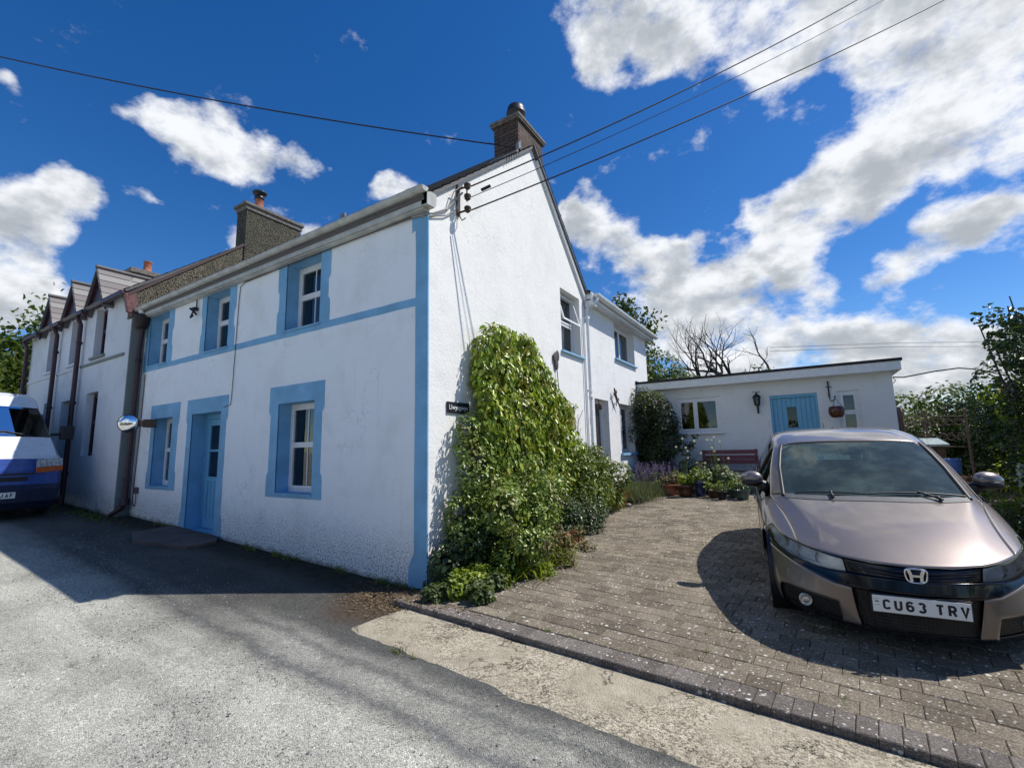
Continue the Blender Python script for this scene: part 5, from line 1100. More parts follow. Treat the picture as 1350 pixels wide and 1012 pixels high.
van.rotation_euler = (0, .03, math.radians(2)); van.location = (-9.15, -1.83, ground_z(-9.6, -1.8)); van.scale = (1.03,)*3

# ------------------------------------------------------------------ plants
def m_leaf(name, cols, trans=.35, rough=.5, patch=None):
    m = bpy.data.materials.new(name); m.use_nodes = True; t = m.node_tree; t.nodes.clear(); T = NT(t)
    o = T.n('ShaderNodeOutputMaterial'); r = T.n('ShaderNodeNewGeometry').outputs['Random Per Island']
    c = T.ramp(r, [(i / (len(cols) - 1), c) for i, c in enumerate(cols)])
    if patch: c = T.mix(T.mrange(T.noise(geo(T), patch[1], 3, .6), .52, .66), c, T.mix(.75, c, patch[0]))
    c = T.mix(1.0, c, T.ramp(T.noise(geo(T), 3.5, 3, .6), [(.3, .75), (.7, 1.25)]), 'MULTIPLY')
    b = T.n('ShaderNodeBsdfPrincipled'); b.inputs['Roughness'].default_value = rough; b.inputs['Specular IOR Level'].default_value = .45; T.l(c, b.inputs['Base Color'])
    tl = T.n('ShaderNodeBsdfTranslucent'); T.l(T.mix(1.0, c, (1.25, 1.3, .55), 'MULTIPLY'), tl.inputs[0])
    ms = T.n('ShaderNodeMixShader'); ms.inputs[0].default_value = trans; T.l(b.outputs[0], ms.inputs[1]); T.l(tl.outputs[0], ms.inputs[2]); T.l(ms.outputs[0], o.inputs[0]); return m
ML_creeper = m_leaf('creeper_leaf', [(.05,.10,.010), (.17,.27,.018), (.30,.40,.034), (.38,.41,.045), (.09,.17,.014), (.45,.50,.09)], .24, .32, patch=((.30,.24,.04), 2.6))
ML_shrub = m_leaf('shrub_leaf', [(.045,.09,.014), (.12,.20,.024), (.25,.33,.045), (.08,.14,.02), (.36,.42,.10)], .20, .34, patch=((.19,.17,.05), 4))
ML_yel = m_leaf('yellow_green_leaf', [(.12,.19,.02), (.20,.28,.025), (.29,.33,.04), (.16,.23,.022)], .45, .4)
ML_dark = m_leaf('dark_glossy_leaf', [(.022,.045,.014), (.042,.075,.02), (.065,.105,.026), (.03,.058,.018)], .22, .32)
ML_ivy = m_leaf('dark_climber_leaf', [(.022,.038,.012), (.04,.06,.018), (.07,.09,.03)], .25, .5)
ML_tree = m_leaf('tree_leaf', [(.045,.08,.015), (.08,.12,.02), (.11,.15,.025), (.06,.10,.018)], .35, .5)
ML_hedge = m_leaf('hedge_leaf', [(.03,.055,.014), (.06,.09,.02), (.10,.13,.03), (.05,.075,.02)], .3, .5)
ML_lav = m_leaf('lavender_leaf', [(.08,.10,.05), (.12,.14,.07), (.15,.17,.08)], .25, .7)
ML_purple = m_leaf('purple_flower', [(.10,.06,.16), (.16,.10,.24)], .2, .7)
ML_white = m_leaf('white_petal', [(.7,.7,.68), (.8,.8,.78)], .25, .6)
ML_red = m_leaf('red_leaf', [(.28,.05,.03), (.30,.12,.04), (.2,.04,.03)], .3, .5)
ML_dry = m_leaf('dry_leaf', [(.16,.11,.06), (.24,.18,.10), (.10,.07,.04)], .1, .8)
ML_grass = m_leaf('grass_blade', [(.09,.13,.02), (.15,.19,.03), (.20,.20,.06)], .3, .6)
M_bark = simple('bark', (.075, .058, .042), .9, var=.35, bumpd=.006, bs=30); M_twig = simple('grey_twig', (.085, .075, .065), .9, var=.3)
def leaf_mesh(name, P_, D_, N_, L_, W_, m_, parent=None, fold=.18, extra=None, curl=.12):
    """P base points, D tip directions, N normals, L lengths, W widths"""
    n = len(P_); S = np.cross(D_, N_); S /= np.linalg.norm(S, axis=1)[:, None] + 1e-9; N_ = np.cross(S, D_); N_ /= np.linalg.norm(N_, axis=1)[:, None] + 1e-9
    L1, W1 = L_[:, None], W_[:, None]; V = np.zeros((n, 6, 3))
    V[:, 0] = P_; V[:, 1] = P_ + D_*L1*.33 - S*W1*.5 + N_*W1*fold; V[:, 2] = P_ + D_*L1*.72 - S*W1*.38 + N_*W1*fold*.6 - N_*L1*curl*.4
    V[:, 3] = P_ + D_*L1 - N_*L1*curl; V[:, 4] = P_ + D_*L1*.72 + S*W1*.38 + N_*W1*fold*.6 - N_*L1*curl*.4; V[:, 5] = P_ + D_*L1*.33 + S*W1*.5 + N_*W1*fold
    off = np.array(wloc(parent)) if parent is not None else np.zeros(3)
    vs_ = (V.reshape(-1, 3) - off); b = np.arange(n)[:, None] * 6; F = np.concatenate([b + np.array([[0, 1, 2, 3]]), b + np.array([[0, 3, 4, 5]])], 1).reshape(-1, 4)
    me = bpy.data.meshes.new(name); me.vertices.add(len(vs_)); me.vertices.foreach_set('co', vs_.astype(np.float32).ravel()); me.loops.add(F.size); me.loops.foreach_set('vertex_index', F.astype(np.int32).ravel())
    me.polygons.add(len(F)); me.polygons.foreach_set('loop_start', np.arange(0, F.size, 4, dtype=np.int32)); me.polygons.foreach_set('loop_total', np.full(len(F), 4, dtype=np.int32)); me.update(calc_edges=True); me.validate()
    me.materials.append(m_); o = bpy.data.objects.new(name, me); sc.collection.objects.link(o)
    if parent is not None: o.parent = parent
    return o
def unit(a): return a / (np.linalg.norm(a, axis=1)[:, None] + 1e-9)
def sample_blobs(blobs, n, shell=(.72, 1.05), gap=.0, gs=3.0, ymin=None, xmin=None, zmin=None):
    A = np.array([((r[0]*r[1])**1.6 + (r[0]*r[2])**1.6 + (r[1]*r[2])**1.6)**(1/1.6) for c, r in blobs]); idx = rng.choice(len(blobs), size=int(n*2.2), p=A/A.sum())
    C = np.array([b[0] for b in blobs])[idx]; R = np.array([b[1] for b in blobs])[idx]; d = unit(rng.normal(size=(len(idx), 3))); k = rng.uniform(shell[0]**2, shell[1]**2, (len(idx), 1))**.5
    P_ = C + d*R*k; O_ = unit(d / R)
    ok = np.ones(len(P_), bool)
    # drop points buried deep inside another blob
    for c, r in blobs:
        q = ((P_ - np.array(c)) / np.array(r)); ok &= ~((q**2).sum(1) < .36)
    if gap:
        g_ = np.array([noise.noise(Vector(p*gs)) for p in P_]); ok &= g_ > -gap + rng.uniform(-.15, .15, len(P_))
    if ymin is not None: ok &= P_[:, 1] > ymin
    if xmin is not None: ok &= P_[:, 0] > xmin
    if zmin is not None: ok &= P_[:, 2] > zmin
    P_, O_ = P_[ok][:n], O_[ok][:n]; return P_, O_
def foliage(name, blobs, n, L_, W_, m_, parent=None, droop=.5, up=.5, jit=.6, **kw):
    P_, O_ = sample_blobs(blobs, n, **kw); n = len(P_)
    N_ = unit(O_*.6 + np.array([.25, -.05, up]) + rng.normal(size=(n, 3))*jit*.6); D_ = O_*.5 + np.array([0, 0, -droop]) + rng.normal(size=(n, 3))*jit; D_ -= N_*(D_*N_).sum(1)[:, None]; D_ = unit(D_)
    s_ = rng.uniform(.4, 1.4, n)*rng.uniform(.7, 1.15, n); return leaf_mesh(name, P_, D_, N_, L_*s_, W_*s_*rng.uniform(.8, 1.2, n), m_, parent)
def rblobs(box, n, r0, r1, keepfn=None, sq=(1, 1, 1)):
    out_ = []
    while len(out_) < n:
        c = [random.uniform(box[i][0], box[i][1]) for i in range(3)]
        if keepfn and not keepfn(*c): continue
        r = random.uniform(r0, r1); out_.append((tuple(c), (r*sq[0], r*sq[1], r*sq[2])))
    return out_
def stems(roots, tips, r, m_, parent, name='stem'):
    w = MB()
    for a, b in zip(roots, tips):
        a, b = Vector(a), Vector(b); mid = a.lerp(b, .5) + Vector((random.uniform(-1, 1), random.uniform(-1, 1), random.uniform(0, 1))) * (b-a).length * .12
        w.tube([tuple(a), tuple(mid), tuple(b)], [r, r*.75, r*.4], 5)
    return w.build(name, m_, parent)
# creeper on the gable
cp = thing('climbing_creeper', 'tall leafy Virginia creeper domed against the sunlit white gable', 'climber', (.15, 1.9, .05))
def dome(x, y, z): 
    top = 3.28 - .80*max(0, y-2.1) - 3.0*max(0, 1.05-y)**2; return z < top - .16 and z > .7 and (y > 1.0 or not 1.1 < z < 1.8)
bl = rblobs(((.10, .34), (.84, 3.30), (.6, 3.2)), 40, .17, .27, dome, (.7, 1, 1))
yy = .92
while yy < 3.35:
    tp_ = 3.22 - .85*max(0, yy-2.05)**1.1 - 1.6*max(0, 1.25-yy)**2; zz = tp_ - .06
    while zz > .8:
        if not (yy < 1.45 and zz < 1.62) and not (yy < 2.1 and zz < 1.3): bl.append(((random.uniform(.12, .26) + .10*(zz < 2.4), yy + random.uniform(-.04, .04), zz + random.uniform(-.03, .03)), (random.uniform(.13, .20), random.uniform(.19, .25), random.uniform(.19, .25))))
        zz -= .24
    yy += .20
foliage('leaves', bl, 22000, .088, .044, ML_creeper, cp, droop=1.5, up=.15, jit=.55, xmin=.01, shell=(.62, 1.04))
foliage('leaves', [((.22, .52, 1.60), (.17, .22, .18)), ((.2, .55, 1.85), (.15, .22, .2)), ((.28, .62, 1.35), (.25, .3, .3)), ((.2, .85, 1.6), (.2, .3, .3))], 1700, .05, .03, ML_shrub, cp, droop=.2, xmin=.01)
foliage('leaves', rblobs(((.06, .12), (3.0, 3.9), (1.9, 2.4)), 9, .08, .14, None, (.5, 1.2, 1.2)), 500, .07, .035, ML_creeper, cp, droop=.7, xmin=.01)
# long hanging shoots and bare tendrils over the wall
w = MB(); tipsP = []
for k in range(46):
    y0 = random.uniform(.7, 3.6); z0 = random.uniform(1.2, 3.2)
    p = Vector((.25, y0, min(z0, 3.3 - max(0, y0-1.7)*.7))); d = Vector((.15, random.uniform(-.6, .9), random.uniform(-.2, .8))); L0 = []
    for j in range(6): L0.append(tuple(p)); p = p + d*.075; d.z -= .16; p.x = max(.03, p.x)
    w.tube(L0, .003, 4, 0, False); tipsP += L0[1:]
for k in range(14):
    y0 = random.uniform(3.5, 4.6); p = Vector((.02, y0, random.uniform(.8, 1.8))); L0 = [tuple(p)]
    for j in range(6): p = p + Vector((0, random.uniform(-.12, .14), random.uniform(.05, .2))); L0.append((.015, p.y, p.z))
    w.tube(L0, .004, 4, 0, False)
w.build('stems', M_twig, cp)
T0 = np.repeat(np.array(tipsP), 3, 0); n = len(T0); T0 = T0 + rng.normal(size=(n, 3))*.015; T0[:, 0] = np.maximum(T0[:, 0], .02)
leaf_mesh('leaves', T0, unit(rng.normal(size=(n, 3)) + np.array([.4, 0, -.8])), unit(rng.normal(size=(n, 3))*.5 + np.array([1, 0, .4])), rng.uniform(.05, .09, n), rng.uniform(.025, .045, n), ML_creeper, cp)
stems([(.05, 1.2, .1), (.05, 1.5, .1), (.06, 2.3, .15), (.05, 1.0, .1)], [(.12, 1.0, 2.6), (.12, 1.6, 3.0), (.15, 2.6, 2.4), (.1, .7, 1.9)], .022, M_bark, cp)
# big front shrub at the corner
s1 = thing('flowering_shrub', 'large rounded green shrub at the foot of the creeper nearest the road', 'shrub', (.5, .9, .05))
def f1(x, y, z): return x < .25 + .75*math.exp(-((y-.9)/.9)**2) + .12 and z < 1.32 - .30*x - .25*max(0, y-1.6)
bl = rblobs(((.12, 1.0), (.22, 1.9), (.30, 1.35)), 46, .16, .27, f1)
foliage('leaves', bl, 15000, .050, .030, ML_shrub, s1, droop=.15, up=.6, xmin=.02, shell=(.5, 1.15), gap=.18, gs=5)
bl = rblobs(((.10, .55), (.0, .55), (.12, .75)), 14, .12, .2); foliage('leaves', bl, 3000, .06, .042, ML_dark, s1, droop=.3, xmin=.01)
stems([(.3+.1*k, .5+.15*k, .05) for k in range(7)], [(.25+.12*k, .3+.2*k, 1.0) for k in range(7)], .012, M_bark, s1)
w = MB(); tp = []
for k in range(60):
    c, r = bl[0] if False else random.choice(bl); a = Vector((random.uniform(.2, 1.0), random.uniform(.2, 1.9), random.uniform(.7, 1.4))); d = Vector((random.uniform(-.3, .8), random.uniform(-.8, .3), random.uniform(.3, 1.0))).normalized()
    P0 = [tuple(a + d*.06*j + Vector((0, 0, -.004*j*j))) for j in range(5)]; w.tube(P0, .0025, 4, 0, False); tp += P0
w.build('stems', M_bark, s1); T0 = np.repeat(np.array(tp), 3, 0); n = len(T0); leaf_mesh('leaves', T0 + rng.normal(size=(n, 3))*.01, unit(rng.normal(size=(n, 3)) + np.array([0, 0, .2])), unit(rng.normal(size=(n, 3)) + np.array([0, 0, 1])), rng.uniform(.03, .05, n), rng.uniform(.018, .028, n), ML_shrub, s1)
# strappy yellow-green perennials at the foot
def straps(name, label, cat, centres, n, L_, m_, lean=.9, w0=.018, group=None):
    t = thing(name, label, cat, centres[0], group); V, F = [], []
    for k in range(n):
        c = Vector(random.choice(centres)) + Vector((random.gauss(0, .07), random.gauss(0, .07), 0)); a = random.uniform(0, 2*PI); d = Vector((math.cos(a), math.sin(a), 0)); l = L_*random.uniform(.5, 1.15); s_ = Vector((-d.y, d.x, 0)); b = len(V); ln_ = lean*random.uniform(.4, 1.2)
        for j in range(6):
            f = j/5; p = c + d*l*ln_*f**1.5*.7 + Vector((0, 0, l*(f - .55*ln_*f*f))); ww = w0*(1-f)**.6*.5 + .0005
            V.append(tuple(p - s_*ww)); V.append(tuple(p + s_*ww))
        F += [(b+2*j, b+2*j+1, b+2*j+3, b+2*j+2) for j in range(5)]
    w = MB(); w.add(V, F, 0, True); w.build('blades', m_, t, fixn=False); return t
gp = straps('montbretia_clump', 'arching yellow green strappy leaves at the paving edge below the shrub', 'plant', [(.95, .95, .08), (1.1, .7, .07), (.85, .55, .06), (1.05, 1.3, .1), (.8, 1.25, .1)], 230, .52, ML_yel, 1.15, .016)
bl = rblobs(((.3, 1.15), (-.28, 1.9), (.10, .26)), 38, .08, .15, lambda x, y, z: x < .62 + .5*math.exp(-((y-.9)/.8)**2)); gc = thing('border_plant', 'low bright green ground plant spilling over the paving by the kerb', 'plant', (.7, .3, .05)); foliage('leaves', bl, 6500, .05, .034, ML_yel, gc, droop=.1, up=.8, zmin=.04); foliage('leaves', rblobs(((.28, .9), (-.32, .2), (.07, .2)), 14, .06, .11), 2200, .055, .045, ML_hedge, gc, zmin=.04, up=.8)
rp = thing('red_leaved_plant', 'small reddish orange leaved plant in front of the shrub', 'plant', (.95, 1.7, .1)); foliage('leaves', rblobs(((.85, 1.05), (1.45, 1.9), (.3, .45)), 7, .05, .10), 420, .05, .03, ML_red, rp); foliage('leaves', rblobs(((.70, 1.15), (.7, 2.1), (.15, .50)), 24, .09, .15), 4200, .045, .028, m_leaf('olive_bronze_leaf', [(.12,.11,.03), (.17,.14,.05), (.10,.12,.03), (.2,.12,.05)], .3), rp)
# dark evergreen and yellow-green shrub by the downpipe
s2 = thing('evergreen_shrub', 'low dark glossy evergreen shrub along the gable beyond the creeper', 'shrub', (.6, 2.9, .12))
foliage('leaves', rblobs(((.15, .80), (2.1, 3.5), (.25, .62)), 30, .16, .26), 11000, .036, .024, ML_dark, s2, droop=.1, up=.7, xmin=.02)
foliage('leaves', rblobs(((.3, .8), (2.2, 3.4), (.35, .75)), 20, .12, .2), 2500, .036, .024, ML_hedge, s2, droop=.1, up=.7, xmin=.02)
stems([(.4, 2.3+.2*k, .1) for k in range(6)], [(.4, 2.3+.2*k, .6) for k in range(6)], .014, M_bark, s2)
s3 = thing('bay_shrub', 'upright yellow green leafed shrub in front of the white downpipe', 'shrub', (.45, 4.1, .2))
foliage('leaves', rblobs(((.15, .62), (3.0, 5.1), (.55, 1.42)), 44, .17, .28, lambda x, y, z: z < 1.50 - .24*abs(y-3.9)-.2*x), 11000, .07, .032, m_leaf('bay_leaf', [(.06,.10,.015), (.12,.17,.02), (.19,.22,.03), (.09,.13,.02)], .3, .35), s3, droop=-.3, up=.3, xmin=.02)
foliage('leaves', [((.55, 4.9, .9), (.12, .2, .2)), ((.5, 5.2, .6), (.15, .25, .25))], 300, .06, .03, ML_red, s3); foliage('leaves', rblobs(((.2, .6), (3.6, 5.2), (.3, .7)), 16, .16, .25), 3500, .05, .028, ML_shrub, s3, xmin=.02)
stems([(.35, 3.3+.25*k, .15) for k in range(7)], [(.35, 3.2+.28*k, 1.2) for k in range(7)], .014, M_bark, s3)
# lavender mound and flower spikes
s4 = thing('lavender_bush', 'fine grey green lavender mound below the rear window', 'shrub', (.55, 6.3, .35)); V, F = [], []
w = MB()
for k in range(5200):
    c = Vector((random.gauss(.55, .20), random.gauss(6.2, .42), .36)); a = random.uniform(0, 2*PI); tilt = random.uniform(0, 1.0); d = Vector((math.cos(a)*tilt, math.sin(a)*tilt, 1)).normalized(); l = random.uniform(.22, .46); s_ = Vector((-math.sin(a), math.cos(a), 0))*.004; p = c + d*l
    w.add([tuple(c + d*l*.4 - s_), tuple(c + d*l*.4 + s_), tuple(p + s_*.7), tuple(p - s_*.7)], [(0, 1, 2, 3)])
w.build('leaves', ML_lav, s4, fixn=False)
s5 = thing('purple_flower_clump', 'dusky purple flower spikes behind the lavender mound', 'plant', (.75, 7.5, .45)); w = MB(); w2 = MB()
for k in range(170):
    c = Vector((random.gauss(.6, .28), random.gauss(7.5, .3), .42)); d = Vector((random.uniform(-.3, .3), random.uniform(-.3, .3), 1)); l = random.uniform(.4, .78); p = c + d*l; w2.tube([tuple(c), tuple(p)], .004, 4, 0, False)
    for j in range(9): q = p - d*.02*j + Vector((random.gauss(0, .012), random.gauss(0, .012), 0)); w.add([tuple(q + Vector((.012, 0, 0))), tuple(q + Vector((0, .012, .008))), tuple(q + Vector((-.012, 0, .003))), tuple(q - Vector((0, .01, .01)))], [(0, 1, 2, 3)])
w2.build('stems', ML_lav, s5, fixn=False); w.build('flowers', ML_purple, s5, fixn=False); foliage('leaves', rblobs(((.3, 1.2), (7.2, 7.9), (.4, .75)), 16, .14, .22), 2600, .05, .02, ML_shrub, s5)
# climber on the outbuilding corner
s6 = thing('dark_climber', 'dense dark climber covering the corner between rear wing and outbuilding', 'climber', (.5, 8.6, .5))
foliage('leaves', rblobs(((.05, 1.0), (8.15, 8.6), (.9, 2.95)), 60, .20, .34, lambda x, y, z: x < .30 + .55*min(1, (3.1-z)*1.3) - .35*max(0, 1.6-z)), 13000, .055, .034, ML_ivy, s6, droop=.5)
foliage('leaves', rblobs(((.2, .8), (8.2, 8.5), (2.55, 3.0)), 14, .10, .18), 900, .05, .03, ML_yel, s6, droop=.3)
foliage('leaves', rblobs(((1.0, 1.45), (8.4, 8.7), (1.35, 1.85)), 7, .07, .13, None, (1.3, .8, .6)), 420, .055, .034, ML_ivy, s6)
stems([(.3+.1*k, 8.6, .5) for k in range(5)], [(.2+.15*k, 8.5, 2.2) for k in range(5)], .02, M_bark, s6)
# ------------------------------------------------------------------ pots and tubs
def pot(x, y, r, h, m_, label, plant_m, plant_label=None, n=500, L_=.045, W_=.028, ph=.22, spread=1.25, plant=None, sq=1.0, up=.5):
    z = drive_z(x, y) + .002; t = thing('plant_pot', label, 'plant pot', (x, y, z), 'pots in front of the garden bench')
    w = MB(); w.lathe((x, y, z), [(0, .0), (r*.72, 0), (r*.80, h*.3), (r*.95, h*.85), (r*1.04, h*.86), (r*1.06, h), (r*.96, h), (r*.93, h*.88), (0, h*.87)], 22); w.build('pot', m_, t)
    pl = foliage('plant', rblobs(((x-r*.6*spread, x+r*.6*spread), (y-r*.6*spread, y+r*.6*spread), (z+h+ph*.15, z+h+ph*.7)), 8, ph*.28, ph*.48), n, L_, W_, plant_m, t, up=up, zmin=z+h*.9); return t
M_p1 = simple('brown_glazed_pot', (.07, .03, .02), .35, var=.3); M_p2 = simple('blue_glazed_pot', (.03, .05, .12), .25, var=.3); M_p3 = simple('green_glazed_pot', (.06, .10, .085), .3, var=.3); M_p4 = simple('black_pot', (.012, .012, .016), .5)
pot(1.10, 7.05, .19, .24, M_terra, 'terracotta trough pot with pink tinged leaves at the left of the pot group', m_leaf('pink_green', [(.12,.12,.04), (.2,.12,.10), (.1,.14,.03)]), ph=.22, n=700)
pot(1.46, 6.85, .17, .25, M_p1, 'brown glazed pot with bright lime green leaves', ML_yel, n=700, ph=.22, L_=.05, W_=.035)
pot(1.76, 6.98, .14, .32, M_p2, 'tall dark blue glazed pot with pale leaves', ML_shrub, ph=.26, n=450)
pot(2.06, 6.85, .15, .16, M_p1, 'low brown bowl pot with trailing plant', ML_shrub, ph=.18, n=400)
pot(2.24, 6.62, .10, .17, M_p4, 'small black pot at the front of the pot group', ML_hedge, ph=.16, n=350, L_=.03, W_=.015)
pot(2.62, 6.72, .15, .20, M_p3, 'grey green glazed pot nearest the car', ML_dark, ph=.14, n=220)
pot(2.45, 6.95, .13, .18, M_p3, 'green glazed pot just behind the grey green one', ML_shrub, ph=.2, n=260)
pot(2.42, 8.02, .12, .22, simple('mustard_pot', (.24, .11, .02), .35), 'mustard yellow pot standing before the bench', ML_hedge, ph=.05, n=25)
pot(2.86, 7.75, .10, .24, simple('orange_pot', (.34, .13, .02), .35), 'small orange pot beside the car', ML_red, ph=.16, n=90)
pot(2.88, 8.62, .12, .3, M_p1, 'dark pot with a red flowering plant at the end of the bench', ML_red, ph=.45, n=160)
s7 = thing('variegated_shrub', 'variegated cream edged shrub in the middle of the pots', 'shrub', (2.0, 7.45, .45)); foliage('leaves', rblobs(((1.65, 2.5), (7.2, 7.7), (.60, 1.0)), 22, .12, .2), 2600, .075, .045, m_leaf('variegated_leaf', [(.05,.09,.02), (.09,.14,.03), (.30,.32,.18), (.06,.1,.02)], .3), s7, up=.6)
s8 = thing('potted_shrub', 'dark green bush behind the blue pot', 'shrub', (1.7, 7.8, .5)); foliage('leaves', rblobs(((1.2, 2.0), (7.7, 8.1), (.65, 1.15)), 20, .14, .22), 2600, .05, .028, ML_hedge, s8)
s9 = thing('green_herb', 'feathery mid green plant between lavender and pots', 'plant', (1.2, 7.3, .45)); foliage('leaves', rblobs(((.85, 1.5), (7.2, 7.6), (.6, .85)), 14, .12, .2), 2200, .04, .014, ML_yel, s9, up=.2, droop=-.6)
pst = thing('white_flower', 'tall wispy stems with small white flowers above the pots', 'flower', (1.9, 7.3, .5)); w = MB(); w2 = MB()
for k in range(16):
    a = Vector((random.uniform(1.3, 2.3), 7.3 + random.uniform(-.2, .2), .7)); b = a + Vector((random.uniform(-.15, .15), random.uniform(-.1, .1), random.uniform(.4, 1.05))); w2.tube([tuple(a), tuple(a.lerp(b, .5) + Vector((.02, 0, 0))), tuple(b)], .003, 4, 0, False); w = MB()
    for q in range(5): g_ = 2*PI*q/5; w.add([tuple(b), tuple(b + Vector((math.cos(g_)*.022, -.008, math.sin(g_)*.022))), tuple(b + Vector((math.cos(g_+.6)*.03, -.010, math.sin(g_+.6)*.03))), tuple(b + Vector((math.cos(g_+1.2)*.022, -.008, math.sin(g_+1.2)*.022)))], [(0, 1, 2, 3)])
    w.build('blossom', ML_white, pst, fixn=False)
w2.build('stems', ML_shrub, pst, fixn=False)
w = MB(); w.M = Matrix(); w.ball((.62, 5.35, drive_z(.62, 5.35)+.03), .06, 0, 2, .4, (1.4, 1, .6)); meta(w.build('pale_stone', simple('pale_stone', (.5, .42, .38), .9)), 'small pale stone lying at the edge of the paving by the bushes', 'stone')
# ------------------------------------------------------------------ trees
def tree(label, base, trunk_h, spread, n_leaf, m_, seed, leafL=.12, leafW=.08, name='broadleaf_tree', r0=.16, levels=4, leafr=.45, group=None, lean=(0, 0), upb=.35, leaf_top=None, kids=(3, 4), bark=None, sparse=.0, maxdev=.9):
    rr = random.Random(seed); t = thing(name, label, 'tree', base, group); w = MB(); tips = []
    def grow(p, d, l, r, lv):
        pts = [p]; rad = [r]; nseg = 4
        for k in range(nseg):
            d = (d + Vector((rr.gauss(0, .14), rr.gauss(0, .14), rr.gauss(0, .08) + upb*.12))).normalized(); p = p + d*(l/nseg); pts.append(p); rad.append(r*(1-.42*(k+1)/nseg))
            if lv >= levels - 1: tips.append(p)
        w.tube([tuple(q) for q in pts], rad, 6 if lv < 2 else 4, 0, lv == 0)
        if lv >= levels: return
        for k in range(rr.randint(*kids)):
            a = rr.uniform(0, 2*PI); dev = rr.uniform(.35, maxdev); side = Vector((math.cos(a), math.sin(a), 0)); side = (side - d*side.dot(d)).normalized(); nd = (d*math.cos(dev) + side*math.sin(dev)).normalized()
            at = pts[rr.randint(2, nseg)] if k else pts[-1]; grow(at, nd, l*rr.uniform(.58, .82), rad[-1]*rr.uniform(.6, .85), lv+1)
    grow(Vector(base), Vector((lean[0], lean[1], 1)).normalized(), trunk_h, r0, 0)
    w.build('trunk', bark or M_bark, t)
    if n_leaf:
        sel = [p for p in tips if leaf_top is None or leaf_top(p)]
        if sel:
            C = np.array([tuple(p) for p in sel])[rng.integers(0, len(sel), n_leaf)]; P_ = C + rng.normal(size=(n_leaf, 3))*leafr*.45; n = n_leaf
            leaf_mesh('crown', P_, unit(rng.normal(size=(n, 3)) + np.array([0, 0, -.3])), unit(rng.normal(size=(n, 3))*.7 + np.array([0, 0, .7])), rng.uniform(.6, 1.3, n)*leafL, rng.uniform(.6, 1.3, n)*leafW, m_, t)
    return t
# top-left tree behind the terrace, seen over the van
tree('leafy green tree standing beyond the far end of the terrace', (-30, 3.4, .8), 3.5, 4, 34000, ML_tree, 3, .26, .18, r0=.28, leafr=1.9)
tree('pale green tree at the left picture edge beyond the van', (-29, -.2, .8), 3.2, 4, 11000, ML_tree, 8, .26, .18, r0=.25, leafr=1.3)
# bare and half bare trees beyond the outbuilding
tree('leafless dark tree with upswept branches behind the flat roof', (.9, 25, 1.7), 3.2, 3, 0, ML_tree, 21, name='bare_tree', r0=.38, levels=4, kids=(3, 4), upb=.05, bark=simple('dark_bark', (.03, .024, .022), .9), maxdev=1.05)
tree('leafless dark tree with upswept branches behind the flat roof, the left of the pair', (-1.9, 24.5, 1.4), 3.0, 3, 0, ML_tree, 24, name='bare_tree', r0=.30, levels=4, kids=(3, 4), upb=.5, bark=simple('dark_bark2', (.04, .034, .03), .9), maxdev=.7, leafL=.2, leafW=.12)
tree('half bare ivy covered tree rising above the rear gutter', (-3.7, 18, 1.0), 2.7, 3, 2400, ML_hedge, 31, .20, .13, r0=.2, levels=4, upb=.7, leaf_top=lambda p: noise.noise(p*.7) > -.05 and p.z < 10.2, maxdev=.6)
tree('small bushy tree beside the ivy covered tree', (-5.6, 17, 1.0), 2.7, 3, 1500, ML_tree, 33, .2, .13, r0=.18, levels=4, upb=.7, leaf_top=lambda p: noise.noise(p*.7) > .0, maxdev=.7)
sb1 = thing('garden_thicket', 'sunlit green thicket between rear wing and the leafless trees', 'bush', (-1, 17, .8)); foliage('leaves', rblobs(((-3.2, .4), (16, 18.5), (2.5, 5.6)), 40, .6, 1.0, lambda x, y, z: z < 5.4 - .75*max(0, x+2.0)), 12000, .16, .10, ML_tree, sb1); foliage('leaves', rblobs(((-3.2, 2.6), (16, 18), (1.2, 4.2)), 30, .6, 1.0, lambda x, y, z: z < 4.6), 6000, .16, .10, ML_hedge, sb1)
# hedge beyond the outbuilding to the right
hd = thing('field_hedge', 'long green hedge beyond the trellis at the right', 'hedge', (9, 21, .5)); foliage('leaves', rblobs(((6.4, 15), (19.5, 22), (.9, 3.0)), 80, .6, 1.05), 20000, .15, .10, ML_tree, hd)
hd = thing('garden_hedge', 'dark hedge behind the scrolled trellis right of the outbuilding', 'hedge', (7.5, 11.5, .6)); foliage('leaves', rblobs(((5.9, 7.6), (10.8, 12.2), (.8, 2.2)), 50, .3, .5), 13000, .08, .05, ML_hedge, hd); foliage('leaves', rblobs(((7.2, 8.4), (9.4, 11.5), (.8, 2.40)), 60, .3, .5), 16000, .08, .05, ML_dark, hd)
# tall dark shrub at the right edge, behind and over the fence post
ts = thing('tall_shrub', 'tall dark leaved shrub filling the right picture edge', 'shrub', (6.9, 5.6, .4))
foliage('leaves', rblobs(((6.75, 8.1), (5.2, 7.4), (.5, 3.2)), 70, .26, .44, lambda x, y, z: x > 6.60 + .08*(y-5.2) + .06*max(0, z-1.8)), 20000, .07, .045, ML_dark, ts)
foliage('leaves', rblobs(((6.6, 7.2), (5.5, 7.6), (.8, 2.4)), 24, .10, .2), 1500, .07, .04, ML_yel, ts)
foliage('leaves', rblobs(((6.40, 6.9), (5.2, 6.0), (2.7, 3.5)), 18, .08, .2), 800, .08, .05, ML_dark, ts)
w = MB(); 
for k in range(10): a = Vector((6.8, 5.4+.1*k, .4)); b = Vector((random.uniform(6.3, 7.3), random.uniform(4.9, 6.4), random.uniform(2.8, 3.7))); w.tube([tuple(a), tuple(a.lerp(b, .5) + Vector((.1, .1, 0))), tuple(b)], [.03, .02, .008], 6)
w.build('trunk', M_bark, ts)
